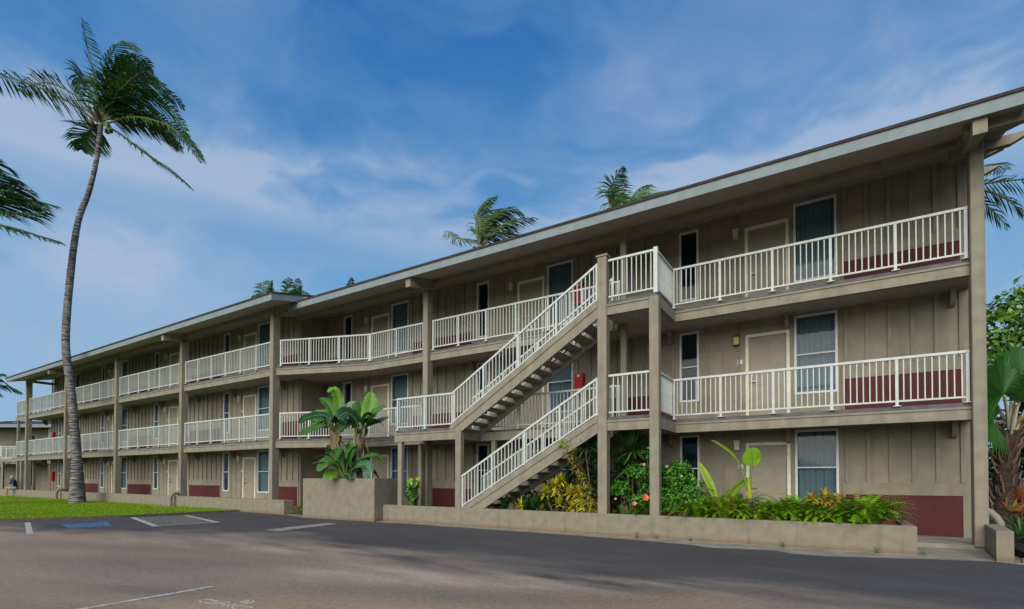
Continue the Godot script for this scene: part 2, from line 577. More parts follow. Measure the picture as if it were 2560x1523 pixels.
func build_ground() -> void:
	var g := MB.new()
	g.flat(v2([-400, 300, 400, 300, 400, -500, -400, -500]), -0.03, true)
	struct("ground", g, M.earth)

	# asphalt with its ragged edge along the planters
	var area := Rect2(-24, -13, 32, 16)
	var edge := v2([60, 80, 60, -11.2, 4, -11.15, 2.33, -11.02, 2.05, -11.2, 1.2, -10.95, 0.6, -10.72, -0.26, -10.38, -0.69, -10.42, -0.95, -10.66, -1.5, -10.62, -2.08, -10.46, -2.4, -10.70, -3.4, -10.86, -4.57, -10.93, -6.6, -11.02, -8.85, -11.04, -10.6, -11.12, -10.9, -10.95, -11.58, -11.05, -11.62, -11.06, -14.75, -10.86, -15.0, -11.0, -16.3, -11.3, -19.1, -11.45, -19.32, -10.3, -19.42, -9.0, -19.54, -7.57, -20.1, -6.17, -20.62, -4.91, -21.4, -3, -22, 0, -23, 6, -24, 80])
	g = MB.new()
	g.flat(edge, 0.0, true, area)
	for q in g.v:
		g.uv2.append(Vector2(q.x, q.z) / 2.6)
	M.asphalt = StandardMaterial3D.new()
	M.asphalt.albedo_texture = asphalt_texture(area)
	M.asphalt.detail_enabled = true
	M.asphalt.detail_albedo = aggregate_texture()
	M.asphalt.detail_uv_layer = BaseMaterial3D.DETAIL_UV_2
	M.asphalt.detail_blend_mode = BaseMaterial3D.BLEND_MODE_MUL
	M.asphalt.roughness = 0.92
	M.asphalt.metallic_specular = 0.3
	var road := struct("asphalt", g, M.asphalt)

	# concrete that shows between the asphalt and the walls
	g = MB.new()
	g.prism(v2([-20, -10.2, 6.0, -10.2, 6.0, -11.19, 2.5, -11.19, 2.5, -14.4, -20, -14.4]), -0.06, -0.006)
	struct("pavement", g, M.concrete)
	g = MB.new()
	g.prism(v2([1.14, -12.9, 2.5, -12.9, 2.5, -14.42, -18, -14.42, -18, -13.2, 1.14, -13.2]), -0.02, FG)
	struct("ground_floor_walk", g, M.concrete)
	g = MB.new()
	g.prism(v2([-18.002, -11.9, -52, -11.9, -52, -13.18, -18.002, -13.18]), -0.02, FG)
	struct("ground_floor_path", g, M.concrete)

	# brick edging and soil of the bed at the right end
	g = MB.new()
	g.prism(v2([2.5, -11.42, 20, -11.42, 20, -40, 2.5, -40]), -0.05, 0.12)
	struct("planting_bed", g, M.soil)
	var edging := MB.new()
	edging.prism(v2([2.3, -11.2, 5.2, -11.2, 5.2, -11.42, 2.3, -11.42]), -0.05, 0.0)
	var eb := struct("brick_edging", edging, M.concrete)
	for row in 2:
		for k in 13:
			var bm := MB.new()
			bm.cbox(Vector3(0, 0, 0), Vector3(0.2, 0.068, 0.1), 0.006)
			part("brick", bm, M.brick, eb, Vector3(2.36 + 0.212 * k + row * 0.1, 0.002 + row * 0.072, -11.315))

	# lawn
	g = MB.new()
	var lawn := v2([-19.3, -11.5, -19.47, -10.3, -19.57, -9.0, -19.7, -7.57, -20.25, -6.17, -20.77, -4.91, -21.55, -3, -22.2, 0, -23.2, 6, -90, 6, -90, -11.5])
	g.prism(lawn, -0.05, 0.035)
	struct("lawn", g, M.lawn)
	var curb := MB.new()
	var line := [Vector3(-19.24, 0, -11.5), Vector3(-19.4, 0, -10.3), Vector3(-19.5, 0, -9.0), Vector3(-19.63, 0, -7.57), Vector3(-20.18, 0, -6.17), Vector3(-20.7, 0, -4.91), Vector3(-21.48, 0, -3), Vector3(-22.1, 0, 0), Vector3(-23.1, 0, 6)]
	for i in line.size() - 1:
		curb.bar(line[i] + Vector3(0, 0.02, 0), line[i + 1] + Vector3(0, 0.02, 0), 0.13, 0.09)
	struct("kerb", curb, M.curb)
	# blades
	var blade := MB.new()
	for k in 5:
		var an := TAU * k / 5.0 + 0.4
		var d := Vector3(cos(an), 0, sin(an))
		var s := Vector3(-d.z, 0, d.x) * 0.012
		blade.col = Color(0.17 + 0.025 * k, 0.31 + 0.025 * k, 0.010)
		blade.tri(d * 0.01 - s, d * 0.01 + s, d * 0.05 + Vector3(0, 0.05 + 0.008 * k, 0))
	var mm := MultiMesh.new()
	mm.transform_format = MultiMesh.TRANSFORM_3D
	mm.mesh = blade.mesh()
	var spots := []
	var thin := FastNoiseLite.new()
	thin.seed = 9
	thin.frequency = 0.5
	while spots.size() < 45000:
		var q := Vector2(rng.randf_range(-46, -19.4), rng.randf_range(-11.45, -3.0))
		if Geometry2D.is_point_in_polygon(q, lawn) and thin.get_noise_2d(q.x, q.y) + rng.randf_range(-0.25, 0.25) > -0.28 and q.distance_to(Vector2(-31.45, -10.3)) > 0.7:
			spots.append(q)
	mm.instance_count = spots.size()
	for i in spots.size():
		var sc := rng.randf_range(0.5, 1.0)
		mm.set_instance_transform(i, Transform3D(Basis(Vector3.UP, rng.randf() * TAU).scaled(Vector3(sc, sc, sc)), Vector3(spots[i].x, 0.033, spots[i].y)))
	var mi := MultiMeshInstance3D.new()
	mi.name = "lawn_grass"
	mi.multimesh = mm
	mi.material_override = M.grass
	add_child(mi)
	tag(mi, "bright mown grass blades of the lawn under the tall coconut palm", "grass")
	mi.set_meta("kind", "stuff")

	g = MB.new()
	var ring := PackedVector2Array()
	for k in 22:
		ring.append(Vector2(-31.45, -10.3) + Vector2(cos(TAU * k / 22.0), sin(TAU * k / 22.0)) * rng.randf_range(0.62, 0.85))
	g.flat(ring, 0.04, true)
	struct("bare_soil", g, M.earth)
	# painted markings on the asphalt
	var y := 0.004
	var mark := func(called: String, p: Array, mat: Material):
		var q := MB.new()
		q.flat(v2(p), y, true)
		part(called, q, mat, road)
	mark.call("stall_line", [-19.58, -5.17, -15.50, -4.13, -15.46, -4.24, -19.52, -5.28], M.line)
	mark.call("stall_line", [-6.29, -1.4, -6.29, -3.4, -6.21, -3.4, -6.21, -1.4], M.line)
	mark.call("hatch_border", [-19.3, -7.72, -15.2, -6.64, -15.15, -6.78, -19.25, -7.86], M.line)
	mark.call("hatch_border", [-18.85, -9.16, -15.1, -8.24, -15.06, -8.38, -18.8, -9.3], M.line)
	mark.call("hatch_border", [-15.34, -6.72, -15.2, -8.25, -15.1, -8.25, -15.24, -6.72], M.line)
	for k in 8:
		var x0 := -18.95 + 0.46 * k
		mark.call("hatch_stripe", [x0, -7.76 + 0.121 * k, x0 + 0.3, -9.14 + 0.113 * k, x0 + 0.40, -9.12 + 0.113 * k, x0 + 0.10, -7.74 + 0.121 * k], M.line)
	mark.call("blue_square", [-17.9, -5.5, -17.98, -6.6, -16.4, -6.15, -16.4, -5.2], M.blue)
	mark.call("faded_stroke", [-11.98, -7.75, -11.4, -7.75, -11.85, -9.96, -12.3, -9.9], M.faded)
	var words := [["COMPACT", Vector3(-5.66, 0.002, -2.85), 0.13], ["82", Vector3(-5.27, 0.002, -3.09), 0.10]]
	for w in words:
		var t := TextMesh.new()
		t.text = w[0]
		var font := SystemFont.new()
		font.font_names = PackedStringArray(["Droid Sans Mono"])
		font.font_weight = 700
		t.font = font
		t.font_size = 48
		t.pixel_size = float(w[2]) / 34.0
		t.depth = 0.004
		t.horizontal_alignment = HORIZONTAL_ALIGNMENT_LEFT
		t.vertical_alignment = VERTICAL_ALIGNMENT_BOTTOM
		var o := part("stall_lettering", t, M.line, road, w[1])
		o.rotation = Vector3(-PI / 2, 0.06, 0)


# ---------------------------------------------------------------- building parts
var shared := {}
var baluster_budget := 0
var joined: MB


func baluster_mesh(h: float) -> Mesh:
	var key := "b%.3f" % h
	if not shared.has(key):
		var b := BoxMesh.new()
		b.size = Vector3(0.02, h, 0.02)
		shared[key] = b
	return shared[key]


# a railing from a to b (floor or nosing level); posts along it; single balusters or, past the budget, joined ones
func railing(parent: Node, a: Vector3, b: Vector3, one_by_one := true, top := 0.985, low := 0.09, end_posts := 3, gap := 0.108) -> void:
	var len2 := Vector2(b.x - a.x, b.z - a.z).length()
	var along := Vector3(b.x - a.x, 0, b.z - a.z).normalized()
	var turn := Basis(Vector3.UP, atan2(-along.z, along.x))
	var m := MB.new()
	var up := Vector3.UP
	m.bar(a + up * (top - 0.025), b + up * (top - 0.025), 0.062, 0.05)
	m.bar(a + up * (low + 0.015), b + up * (low + 0.015), 0.04, 0.034)
	var rail := part("railing", m, M.rail, parent)
	var bays := maxi(1, roundi(len2 / 1.11))
	for k in bays + 1:
		if (k == 0 and not end_posts & 1) or (k == bays and not end_posts & 2):
			continue
		var t := float(k) / bays
		var p := a.lerp(b, t)
		if k == 0: p += along * 0.03
		if k == bays: p -= along * 0.03
		var pm := MB.new()
		var foot := 0.0 if absf(a.y - b.y) < 0.01 else -0.02
		pm.box(Vector3(0, (top - 0.05 + foot) * 0.5, 0), Vector3(0.05, top - 0.05 - foot, 0.05), turn)
		pm.box(Vector3(0, foot + 0.008, 0), Vector3(0.13, 0.014, 0.1), turn)
		part("post", pm, M.rail, rail, p)
	var h := top - 0.05 - low - 0.034
	var count := maxi(1, roundi(len2 / gap))
	for k in range(1, count):
		var t := float(k) / count
		var tb := t * bays
		if absf(tb - roundf(tb)) * len2 / bays < gap * 0.45:
			continue
		var p := a.lerp(b, t) + up * (low + 0.034 + h * 0.5)
		if one_by_one and baluster_budget > 0:
			baluster_budget -= 1
			var o := part("baluster", baluster_mesh(h), M.rail, rail, p)
			o.basis = turn
		else:
			joined.box(p, Vector3(0.02, h, 0.02), turn)


# wall in the plane z, front face at z, with rectangular holes [x0, y0, x1, y1]
func holed_wall(m: MB, x0: float, x1: float, y0: float, y1: float, z: float, thick: float, holes: Array) -> void:
	var xs := [x0, x1]
	var ys := [y0, y1]
	for h in holes:
		for x in [h[0], h[2]]:
			if not xs.has(x): xs.append(x)
		for y in [h[1], h[3]]:
			if not ys.has(y): ys.append(y)
	xs.sort()
	ys.sort()
	var zb := z - thick
	for i in xs.size() - 1:
		for j in ys.size() - 1:
			var cx: float = (xs[i] + xs[i + 1]) * 0.5
			var cy: float = (ys[j] + ys[j + 1]) * 0.5
			var open := false
			for h in holes:
				if cx > h[0] and cx < h[2] and cy > h[1] and cy < h[3]:
					open = true
			if open:
				continue
			var a := Vector3(xs[i], ys[j], z)
			var b := Vector3(xs[i + 1], ys[j], z)
			var c := Vector3(xs[i + 1], ys[j + 1], z)
			var d := Vector3(xs[i], ys[j + 1], z)
			var k := Vector3(0, 0, -thick)
			m.quad(a, b, c, d)
			m.quad(b + k, a + k, d + k, c + k)
	for h in holes:
		var a := Vector3(h[0], h[1], z)
		var b := Vector3(h[2], h[1], z)
		var c := Vector3(h[2], h[3], z)
		var d := Vector3(h[0], h[3], z)
		var k := Vector3(0, 0, -thick)
		m.quad(a, a + k, d + k, d)
		m.quad(b + k, b, c, c + k)
		m.quad(a, a + k, b + k, b)
		m.quad(d + k, d, c, c + k)
	var k2 := Vector3(0, 0, -thick)
	m.quad(Vector3(x0, y1, z), Vector3(x1, y1, z), Vector3(x1, y1, z) + k2, Vector3(x0, y1, z) + k2)
	m.quad(Vector3(x0, y0, z) + k2, Vector3(x1, y0, z) + k2, Vector3(x1, y0, z), Vector3(x0, y0, z))
	m.quad(Vector3(x1, y0, z), Vector3(x1, y0, z) + k2, Vector3(x1, y1, z) + k2, Vector3(x1, y1, z))
	m.quad(Vector3(x0, y0, z) + k2, Vector3(x0, y0, z), Vector3(x0, y1, z), Vector3(x0, y1, z) + k2)


func curtain_mesh(w: float, h: float, variant: int) -> Mesh:
	var key := "c%.2f_%.2f_%d" % [w, h, variant]
	if not shared.has(key):
		var m := MB.new()
		var steps := int(w / 0.012)
		var f := PI * 2.0 / 0.105
		for i in steps + 1:
			var x := -w * 0.5 + w * i / steps
			var ph := x * f * (0.8 + 0.1 * (variant % 5)) + (0.6 + 0.3 * (variant % 3)) * sin(x * (7.0 + variant) + variant * 1.7)
			var z := 0.022 * sin(ph) + 0.008 * sin(x * 31.0)
			var dz := 0.022 * cos(ph) * f
			var nn := Vector3(-dz, 0, 1).normalized()
			m.vert(Vector3(x, 0, z), nn)
			m.vert(Vector3(x, h, z), nn)
			if i > 0:
				var k := i * 2
				m.smooth_quad(k - 2, k, k + 1, k - 1)
		shared[key] = m.mesh()
	return shared[key]


func window(parent: Node, x0: float, x1: float, y0: float, y1: float, z: float, curtained: bool, bar_at: float) -> void:
	var m := MB.new()
	var w := 0.036
	var zf := z + 0.014
	m.span(Vector3(x0 - 0.012, y1 - w, z - 0.07), Vector3(x1 + 0.012, y1 + 0.012, zf))
	m.span(Vector3(x0 - 0.012, y0 - 0.012, z - 0.07), Vector3(x1 + 0.012, y0 + w, zf))
	m.span(Vector3(x0 - 0.012, y0 + w, z - 0.071), Vector3(x0 + w, y1 - w, zf - 0.001))
	m.span(Vector3(x1 - w, y0 + w, z - 0.071), Vector3(x1 + 0.012, y1 - w, zf - 0.001))
	var o := part("window", m, M.white, parent)
	var g := MB.new()
	g.quad(Vector3(x0 + w, y0 + w, z - 0.035), Vector3(x1 - w, y0 + w, z - 0.035), Vector3(x1 - w, y1 - w, z - 0.035), Vector3(x0 + w, y1 - w, z - 0.035))
	part("pane", g, M.glass, o)
	if bar_at > 0:
		var b := MB.new()
		var yb := lerpf(y0, y1, bar_at)
		b.span(Vector3(x0 + w, yb - 0.014, z - 0.05), Vector3(x1 - w, yb + 0.014, z + 0.004))
		part("glazing_bar", b, M.white, o)
	if curtained:
		part("curtain", curtain_mesh(x1 - x0 - 0.03, y1 - y0 - 0.06, rng.randi() % 6), M.curtain, o, Vector3((x0 + x1) * 0.5, y0 + 0.03, z - 0.15))


func door(parent: Node, x0: float, x1: float, y0: float, top: float, z: float) -> void:
	var w := 0.07
	var m := MB.new()
	m.span(Vector3(x0 + w, y0 + 0.015, z - 0.09), Vector3(x1 - w, top - w, z - 0.045))
	var o := part("door", m, M.door, parent)
	var f := MB.new()
	f.span(Vector3(x0, y0, z - 0.1), Vector3(x0 + w, top, z + 0.022))
	f.span(Vector3(x1 - w, y0, z - 0.1), Vector3(x1, top, z + 0.022))
	f.span(Vector3(x0 + w, top - w, z - 0.1), Vector3(x1 - w, top, z + 0.022))
	part("door_frame", f, M.cream, o)
	var h := MB.new()
	h.tube([Vector3(x0 + w + 0.07, y0 + 1.0, z - 0.045), Vector3(x0 + w + 0.07, y0 + 1.0, z + 0.01)], [0.03, 0.026], 8)
	h.bar(Vector3(x0 + w + 0.06, y0 + 1.0, z + 0.018), Vector3(x0 + w + 0.18, y0 + 1.0, z + 0.018), 0.02, 0.024)
	part("door_handle", h, M.metal, o)
	h = MB.new()
	h.tube([Vector3(x0 + w + 0.07, y0 + 1.15, z - 0.045), Vector3(x0 + w + 0.07, y0 + 1.15, z - 0.01)], [0.03, 0.03], 8)
	part("door_lock", h, M.metal, o)


func lantern(at: Vector3, label: String, green: bool, group: String) -> void:
	var t := thing("wall_lantern", label, "lamp", at, group)
	var b := MB.new()
	b.span(Vector3(-0.06, -0.1, 0), Vector3(0.06, 0.12, 0.02))
	b.span(Vector3(-0.075, 0.085, 0.02), Vector3(0.075, 0.12, 0.15))
	b.span(Vector3(-0.06, -0.125, 0.02), Vector3(0.06, -0.105, 0.13))
	part("bracket", b, M.lampdark if green else M.lamp, t)
	var s := MB.new()
	s.slab(v2([-0.055, -0.105, 0.055, -0.105, 0.065, 0.085, -0.065, 0.085]), 0.025, 0.135)
	part("lamp_shade", s, M.lampgreen if green else M.lamp, t)


func number_plate(at: Vector3, label: String, group: String) -> void:
	var t := thing("number_plate", label, "sign", at, group)
	var b := MB.new()
	b.span(Vector3(-0.06, -0.055, 0), Vector3(0.06, 0.055, 0.012))
	part("plate", b, M.white, t)


func extinguisher(at: Vector3, label: String) -> void:
	var t := thing("fire_extinguisher_cabinet", label, "fire extinguisher", at, "red extinguisher cabinets on the walls")
	var b := MB.new()
	b.cbox(Vector3(-0.14, 0, 0), Vector3(0.14, 0.62, 0.17), 0.01)
	part("cabinet", b, M.extinguisher, t)
	var d := MB.new()
	d.span(Vector3(-0.1, 0.06, 0.171), Vector3(0.1, 0.47, 0.178))
	part("cabinet_door", d, M.extinguisher, t)
	var p := MB.new()
	p.span(Vector3(-0.04, 0.52, 0.171), Vector3(0.04, 0.58, 0.176))
	part("cabinet_sticker", p, M.white, t)


const FLOORS := [[FG, 2.5, 0.10, 2.19], [F2, 5.26, 0.10, 4.91], [F3, 7.975, 0.10, 7.63]]
const FLOOR_WORDS := ["ground-floor", "second-floor", "top-floor"]


# one wing's wall for one floor. units: x offsets of the flats; extra: battened stretches [x0, x1, red from, red to]
func wing_wall(bld: Node, level: int, x0: float, x1: float, z: float, units: Array, stretches: Array) -> void:
	var y0: float = FLOORS[level][0]
	var y1: float = FLOORS[level][1] if level < 2 or z > -14.0 else 8.018
	var holes := []
	var sill := y0 + 0.60
	var wt: float = [2.45, 5.20, 7.915][level]
	for o in units:
		for h in [[o - 0.85, sill, o + 0.0, wt], [o - 3.53, sill + 0.02, o - 3.06, wt - 0.02], [o - 1.93, y0, o - 0.96, FLOORS[level][3]]]:
			if h[0] > x0 and h[2] < x1:
				holes.append(h)
	var m := MB.new()
	holed_wall(m, x0, x1, y0, y1, z, 0.2, holes)
	var w := part("wall", m, M.wall, bld)
	for h in holes:
		var wide: float = h[2] - h[0]
		if wide > 0.9:
			door(bld, h[0], h[2], h[1], h[3], z)
		else:
			window(bld, h[0], h[2], h[1], h[3], z, wide > 0.6, 0.5 if level != 2 else 0.0)
	var red_top := y0 + 0.86
	for s in stretches:
		if s[3] > s[2]:
			var r := MB.new()
			r.span(Vector3(s[2], y0 + 0.01, z - 0.02), Vector3(s[3], red_top, z + 0.012))
			part("red_panel", r, M.red, w)
			var b := MB.new()
			b.span(Vector3(s[2] - 0.06, red_top + 0.002, z - 0.02), Vector3(s[3] + 0.06, red_top + 0.27, z + 0.03))
			b.span(Vector3(s[2] - 0.06, y0, z - 0.02), Vector3(s[2] - 0.002, red_top, z + 0.03))
			b.span(Vector3(s[3] + 0.002, y0, z - 0.02), Vector3(s[3] + 0.06, red_top, z + 0.03))
			part("panel_trim", b, M.batten, w)
		var n := maxi(1, roundi((s[1] - s[0]) / 0.405))
		for k in n + 1:
			var bx: float = lerpf(s[0] + 0.03, s[1] - 0.03, float(k) / n)
			var yb := red_top + 0.272 if s[3] > s[2] and bx > s[2] - 0.07 and bx < s[3] + 0.07 else y0
			var bt := MB.new()
			bt.span(Vector3(-0.035, 0, -0.02), Vector3(0.035, y1 - yb - 0.004, 0.042))
			part("batten", bt, M.batten, w, Vector3(bx, yb, z))
	# battens between the narrow window and the door
	for o in units:
		for bx in [o - 2.86, o - 2.46, o - 2.08]:
			if bx > x0 and bx < x1:
				var bt := MB.new()
				bt.span(Vector3(-0.02, 0, -0.02), Vector3(0.02, y1 - y0 - 0.004, 0.022))
				part("batten", bt, M.batten, w, Vector3(bx, y0, z))


func column(bld: Node, x: float, zf: float, top: float, wx := 0.2, wz := 0.28, y0 := FG - 0.02) -> MeshInstance3D:
	var m := MB.new()
	m.cbox(Vector3(x - wx * 0.5, y0, zf - wz), Vector3(x + wx * 0.5, top, zf), 0.012)
	return part("column", m, M.post, bld)


# curved knee brackets left and right of a column under the header
func brackets(col: Node, x: float, half: float, zf: float, yb: float, yt: float, sides := 3, reach := 0.40) -> void:
	for s in [-1, 1]:
		if (s < 0 and not sides & 1) or (s > 0 and not sides & 2):
			continue
		var p := PackedVector2Array()
		p.append(Vector2(x + s * half, yb))
		for k in 9:
			var an := PI * 0.5 * k / 8.0
			p.append(Vector2(x + s * (half + reach * (1.0 - cos(an))), yb + 0.04 + (yt - yb - 0.04) * sin(an)))
		p.append(Vector2(x + s * half, yt))
		var m := MB.new()
		m.slab(p, zf - 0.16, zf - 0.04)
		part("bracket", m, M.post, col)


func soffit_y(d: float, front: float) -> float:
	return 7.44 + PITCH_ROOF * (d - front)


# gabled roof: front edge at depth df, ridge, back edge
func roof(bld: Node, x0: float, x1: float, df: float, ridge: float, left_gable: bool, right_gable: bool) -> void:
	var back := 2.0 * ridge - df
	var yr := soffit_y(ridge, df)
	var yf := 7.44
	var t := 0.2
	var m := MB.new()
	for s in [[df, ridge], [back, ridge]]:
		var a := Vector3(x0, yf, -s[0])
		var b := Vector3(x1, yf, -s[0])
		var c := Vector3(x1, yr, -s[1])
		var d := Vector3(x0, yr, -s[1])
		var k := Vector3(0, 0.045, 0)
		var u := Vector3(0, t, 0)
		if s[0] == df:
			m.quad(b, a, d, c)                         # underside
			m.quad(a + u, b + u, c + u, d + u)
		else:
			m.quad(a, b, c, d)
			m.quad(b + u, a + u, d + u, c + u)
		m.quad(a, a + u, d + u, d)
		m.quad(b + u, b, c, c + u)
		m.quad(a, b, b + u, a + u)
	var ro := part("roof", m, M.soffit, bld)
	# gable ends under the roof
	for gx in [maxf(x0 + 0.4, -45.0) if left_gable else x0 + 1.0, 2.3 if not right_gable else -18.003]:
		var w := 0.19
		var y0 := 7.9
		var d0 := 14.66 if not right_gable else 13.45
		var d1 := 21.9
		var pts := [Vector2(-d0, y0), Vector2(-d1, y0), Vector2(-d1, soffit_y(minf(d1, 2.0 * ridge - d1), df) - 0.004), Vector2(-ridge, yr - 0.004), Vector2(-d0, soffit_y(d0, df) - 0.004)]
		var gm := MB.new()
		for k in [1, 2, 3]:
			gm.tri(Vector3(gx, pts[0].y, pts[0].x), Vector3(gx, pts[k].y, pts[k].x), Vector3(gx, pts[k + 1].y, pts[k + 1].x))
			gm.tri(Vector3(gx - w, pts[0].y, pts[0].x), Vector3(gx - w, pts[k + 1].y, pts[k + 1].x), Vector3(gx - w, pts[k].y, pts[k].x))
		part("gable_wall", gm, M.wall, ro)
	# covering, a thin dark layer with a drip edge ahead of the fascia
	m = MB.new()
	for s in [[df - 0.07, ridge], [back + 0.07, ridge]]:
		var dy := PITCH_ROOF * 0.07
		var a := Vector3(x0 - 0.06, yf + t + 0.004 - dy, -s[0])
		var b := Vector3(x1 + 0.06, yf + t + 0.004 - dy, -s[0])
		var c := Vector3(x1 + 0.06, yr + t + 0.004, -s[1])
		var d := Vector3(x0 - 0.06, yr + t + 0.004, -s[1])
		var u := Vector3(0, 0.055, 0)
		m.quad(a, b, b + u, a + u)
		m.quad(a + u, b + u, c + u, d + u)
		m.quad(b, a, d, c)
		m.quad(a, a + u, d + u, d)
		m.quad(b + u, b, c, c + u)
	part("roof_covering", m, M.roof, ro)
	m = MB.new()
	m.span(Vector3(x0, 7.414, -df), Vector3(x1, 7.635, -df + 0.04))
	part("fascia", m, M.fascia, ro)
	for g in [[x0, left_gable, -1.0], [x1, right_gable, 1.0]]:
		if g[1]:
			m = MB.new()
			var h := 0.215
			for s in [[df - 0.04, ridge], [back, ridge]]:
				var a := Vector3(g[0], 7.42 + h * 0.5, -s[0])
				var b := Vector3(g[0], yr + h * 0.5 - 0.02, -s[1])
				m.bar(a + Vector3(g[2] * 0.021, 0, 0), b + Vector3(g[2] * 0.021, 0, 0), 0.04, h)
			part("fascia", m, M.fascia, ro)


func outrigger(col: Node, x: float, d0: float, d1: float, front: float, w := 0.19, h := 0.29) -> void:
	var a0 := soffit_y(d0, front)
	var a1 := soffit_y(d1, front)
	var m := MB.new()
	var pts := [Vector2(-d0, a0 - h), Vector2(-d0, a0 - 0.004), Vector2(-d1, a1 - 0.004), Vector2(-d1, a1 - h)]
	var l := x - w * 0.5
	var r := x + w * 0.5
	var L := func(p: Vector2): return Vector3(l, p.y, p.x)
	var R := func(p: Vector2): return Vector3(r, p.y, p.x)
	m.quad(L.call(pts[0]), R.call(pts[0]), R.call(pts[1]), L.call(pts[1]))
	m.quad(R.call(pts[3]), L.call(pts[3]), L.call(pts[2]), R.call(pts[2]))
	m.quad(R.call(pts[0]), R.call(pts[3]), R.call(pts[2]), R.call(pts[1]))
	m.quad(L.call(pts[3]), L.call(pts[0]), L.call(pts[1]), L.call(pts[2]))
	m.quad(L.call(pts[3]), R.call(pts[3]), R.call(pts[0]), L.call(pts[0]))
	part("outrigger", m, M.post, col)


func downlight(parent: Node, at: Vector3) -> void:
	var m := MB.new()
	var disc := PackedVector2Array()
	for k in 18:
		disc.append(Vector2(cos(TAU * k / 18.0), sin(TAU * k / 18.0)) * 0.11)
	m.prism(disc, -0.022, 0.0)
	var o := part("downlight", m, M.rail, parent, at)
	m = MB.new()
	for k in 18:
		disc[k] = Vector2(cos(TAU * k / 18.0), sin(TAU * k / 18.0)) * 0.075
	m.prism(disc, -0.026, -0.02)
	part("lens", m, M.soffit, o)


func wall_bracket(parent: Node, x: float, z: float, y: float) -> void:
	var p := PackedVector2Array([Vector2(0, 0)])
	for k in 7:
		var an := PI * 0.5 * k / 6.0
		p.append(Vector2(0.05 + 0.22 * sin(an), -0.34 + 0.30 * (1.0 - cos(an))))
	p.insert(1, Vector2(0, -0.36))
	p.append(Vector2(0.29, 0))
	var m := MB.new()
	m.slab(p, -0.045, 0.045)
	var o := part("bracket", m, M.post, parent, Vector3(x, y - 0.003, z))
	o.rotation.y = -PI / 2


func stairs(bld: Node, xa: float, ya: float, xb: float, yb: float, one_by_one: bool, count: int, rail_from := 0.0) -> void:
	var zn := -11.63
	var zf := -12.66
	var run := xb - xa
	var m := MB.new()
	for z in [zn, zf]:
		var a := Vector3(xa, ya, z)
		var b := Vector3(xb, yb, z)
		var p := v2([xa, ya + 0.03, xb, yb + 0.03, xb, yb - 0.36, xa + 0.25, ya - 0.36 + 0.25 * (yb - ya) / run, xa, maxf(ya - 0.30, 0.05)])
		m.slab(p, z - 0.035, z + 0.035)
	var st := part("staircase", m, M.post, bld)
	# raised lip along the outside of the near stringer
	m = MB.new()
	m.slab(v2([xa, ya + 0.06, xb, yb + 0.06, xb, yb - 0.10, xa, ya - 0.10]), zn + 0.035, zn + 0.06)
	part("stringer_lip", m, M.post, st)
	var rise := (yb - ya) / count
	for k in range(1, count):
		var t := float(k) / count
		var tr := MB.new()
		tr.cbox(Vector3(-0.03, -0.055, zf + 0.036), Vector3(run / count + 0.02, 0, zn - 0.036), 0.008)
		part("tread", tr, M.post, st, Vector3(xa + run * t - run / count, ya + rise * k - 0.21, 0))
	railing(st, Vector3(xa, ya, zn).lerp(Vector3(xb, yb, zn), rail_from), Vector3(xb, yb, zn), one_by_one, 0.96, 0.10)
	railing(st, Vector3(xa, ya, zf).lerp(Vector3(xb, yb, zf), rail_from), Vector3(xb, yb, zf), false, 0.96, 0.10)


func beam_run(bld: Node, pts: Array, y0: float, y1: float, thick := 0.12) -> void:
	for i in pts.size() - 1:
		var a := Vector3(pts[i][0], (y0 + y1) * 0.5, pts[i][1])
		var b := Vector3(pts[i + 1][0], (y0 + y1) * 0.5, pts[i + 1][1])
		var d := (b - a).normalized()
		var side := Vector3.UP.cross(d).normalized()      # towards the back
		if side.z > 0: side = -side
		if absf(d.x) < 0.1: side = Vector3(-1, 0, 0)
		var m := MB.new()
		m.bar(a + side * thick * 0.5, b + side * thick * 0.5, thick, y1 - y0)
		part("beam", m, M.post, bld)
		var lip := MB.new()
		lip.bar(a - side * 0.012 + Vector3.UP * ((y1 - y0) * 0.5 - 0.02), b - side * 0.012 + Vector3.UP * ((y1 - y0) * 0.5 - 0.02), 0.024, 0.04)
		part("beam_trim", lip, M.post, bld)


func deck(bld: Node, poly: PackedVector2Array, soffit: float, floor_y: float) -> void:
	var m := MB.new()
	m.prism(poly, soffit, floor_y - 0.085)
	var o := part("deck", m, M.soffit, bld)
	m = MB.new()
	m.prism(poly, floor_y - 0.083, floor_y)
	part("deck_surface", m, M.deck, o)


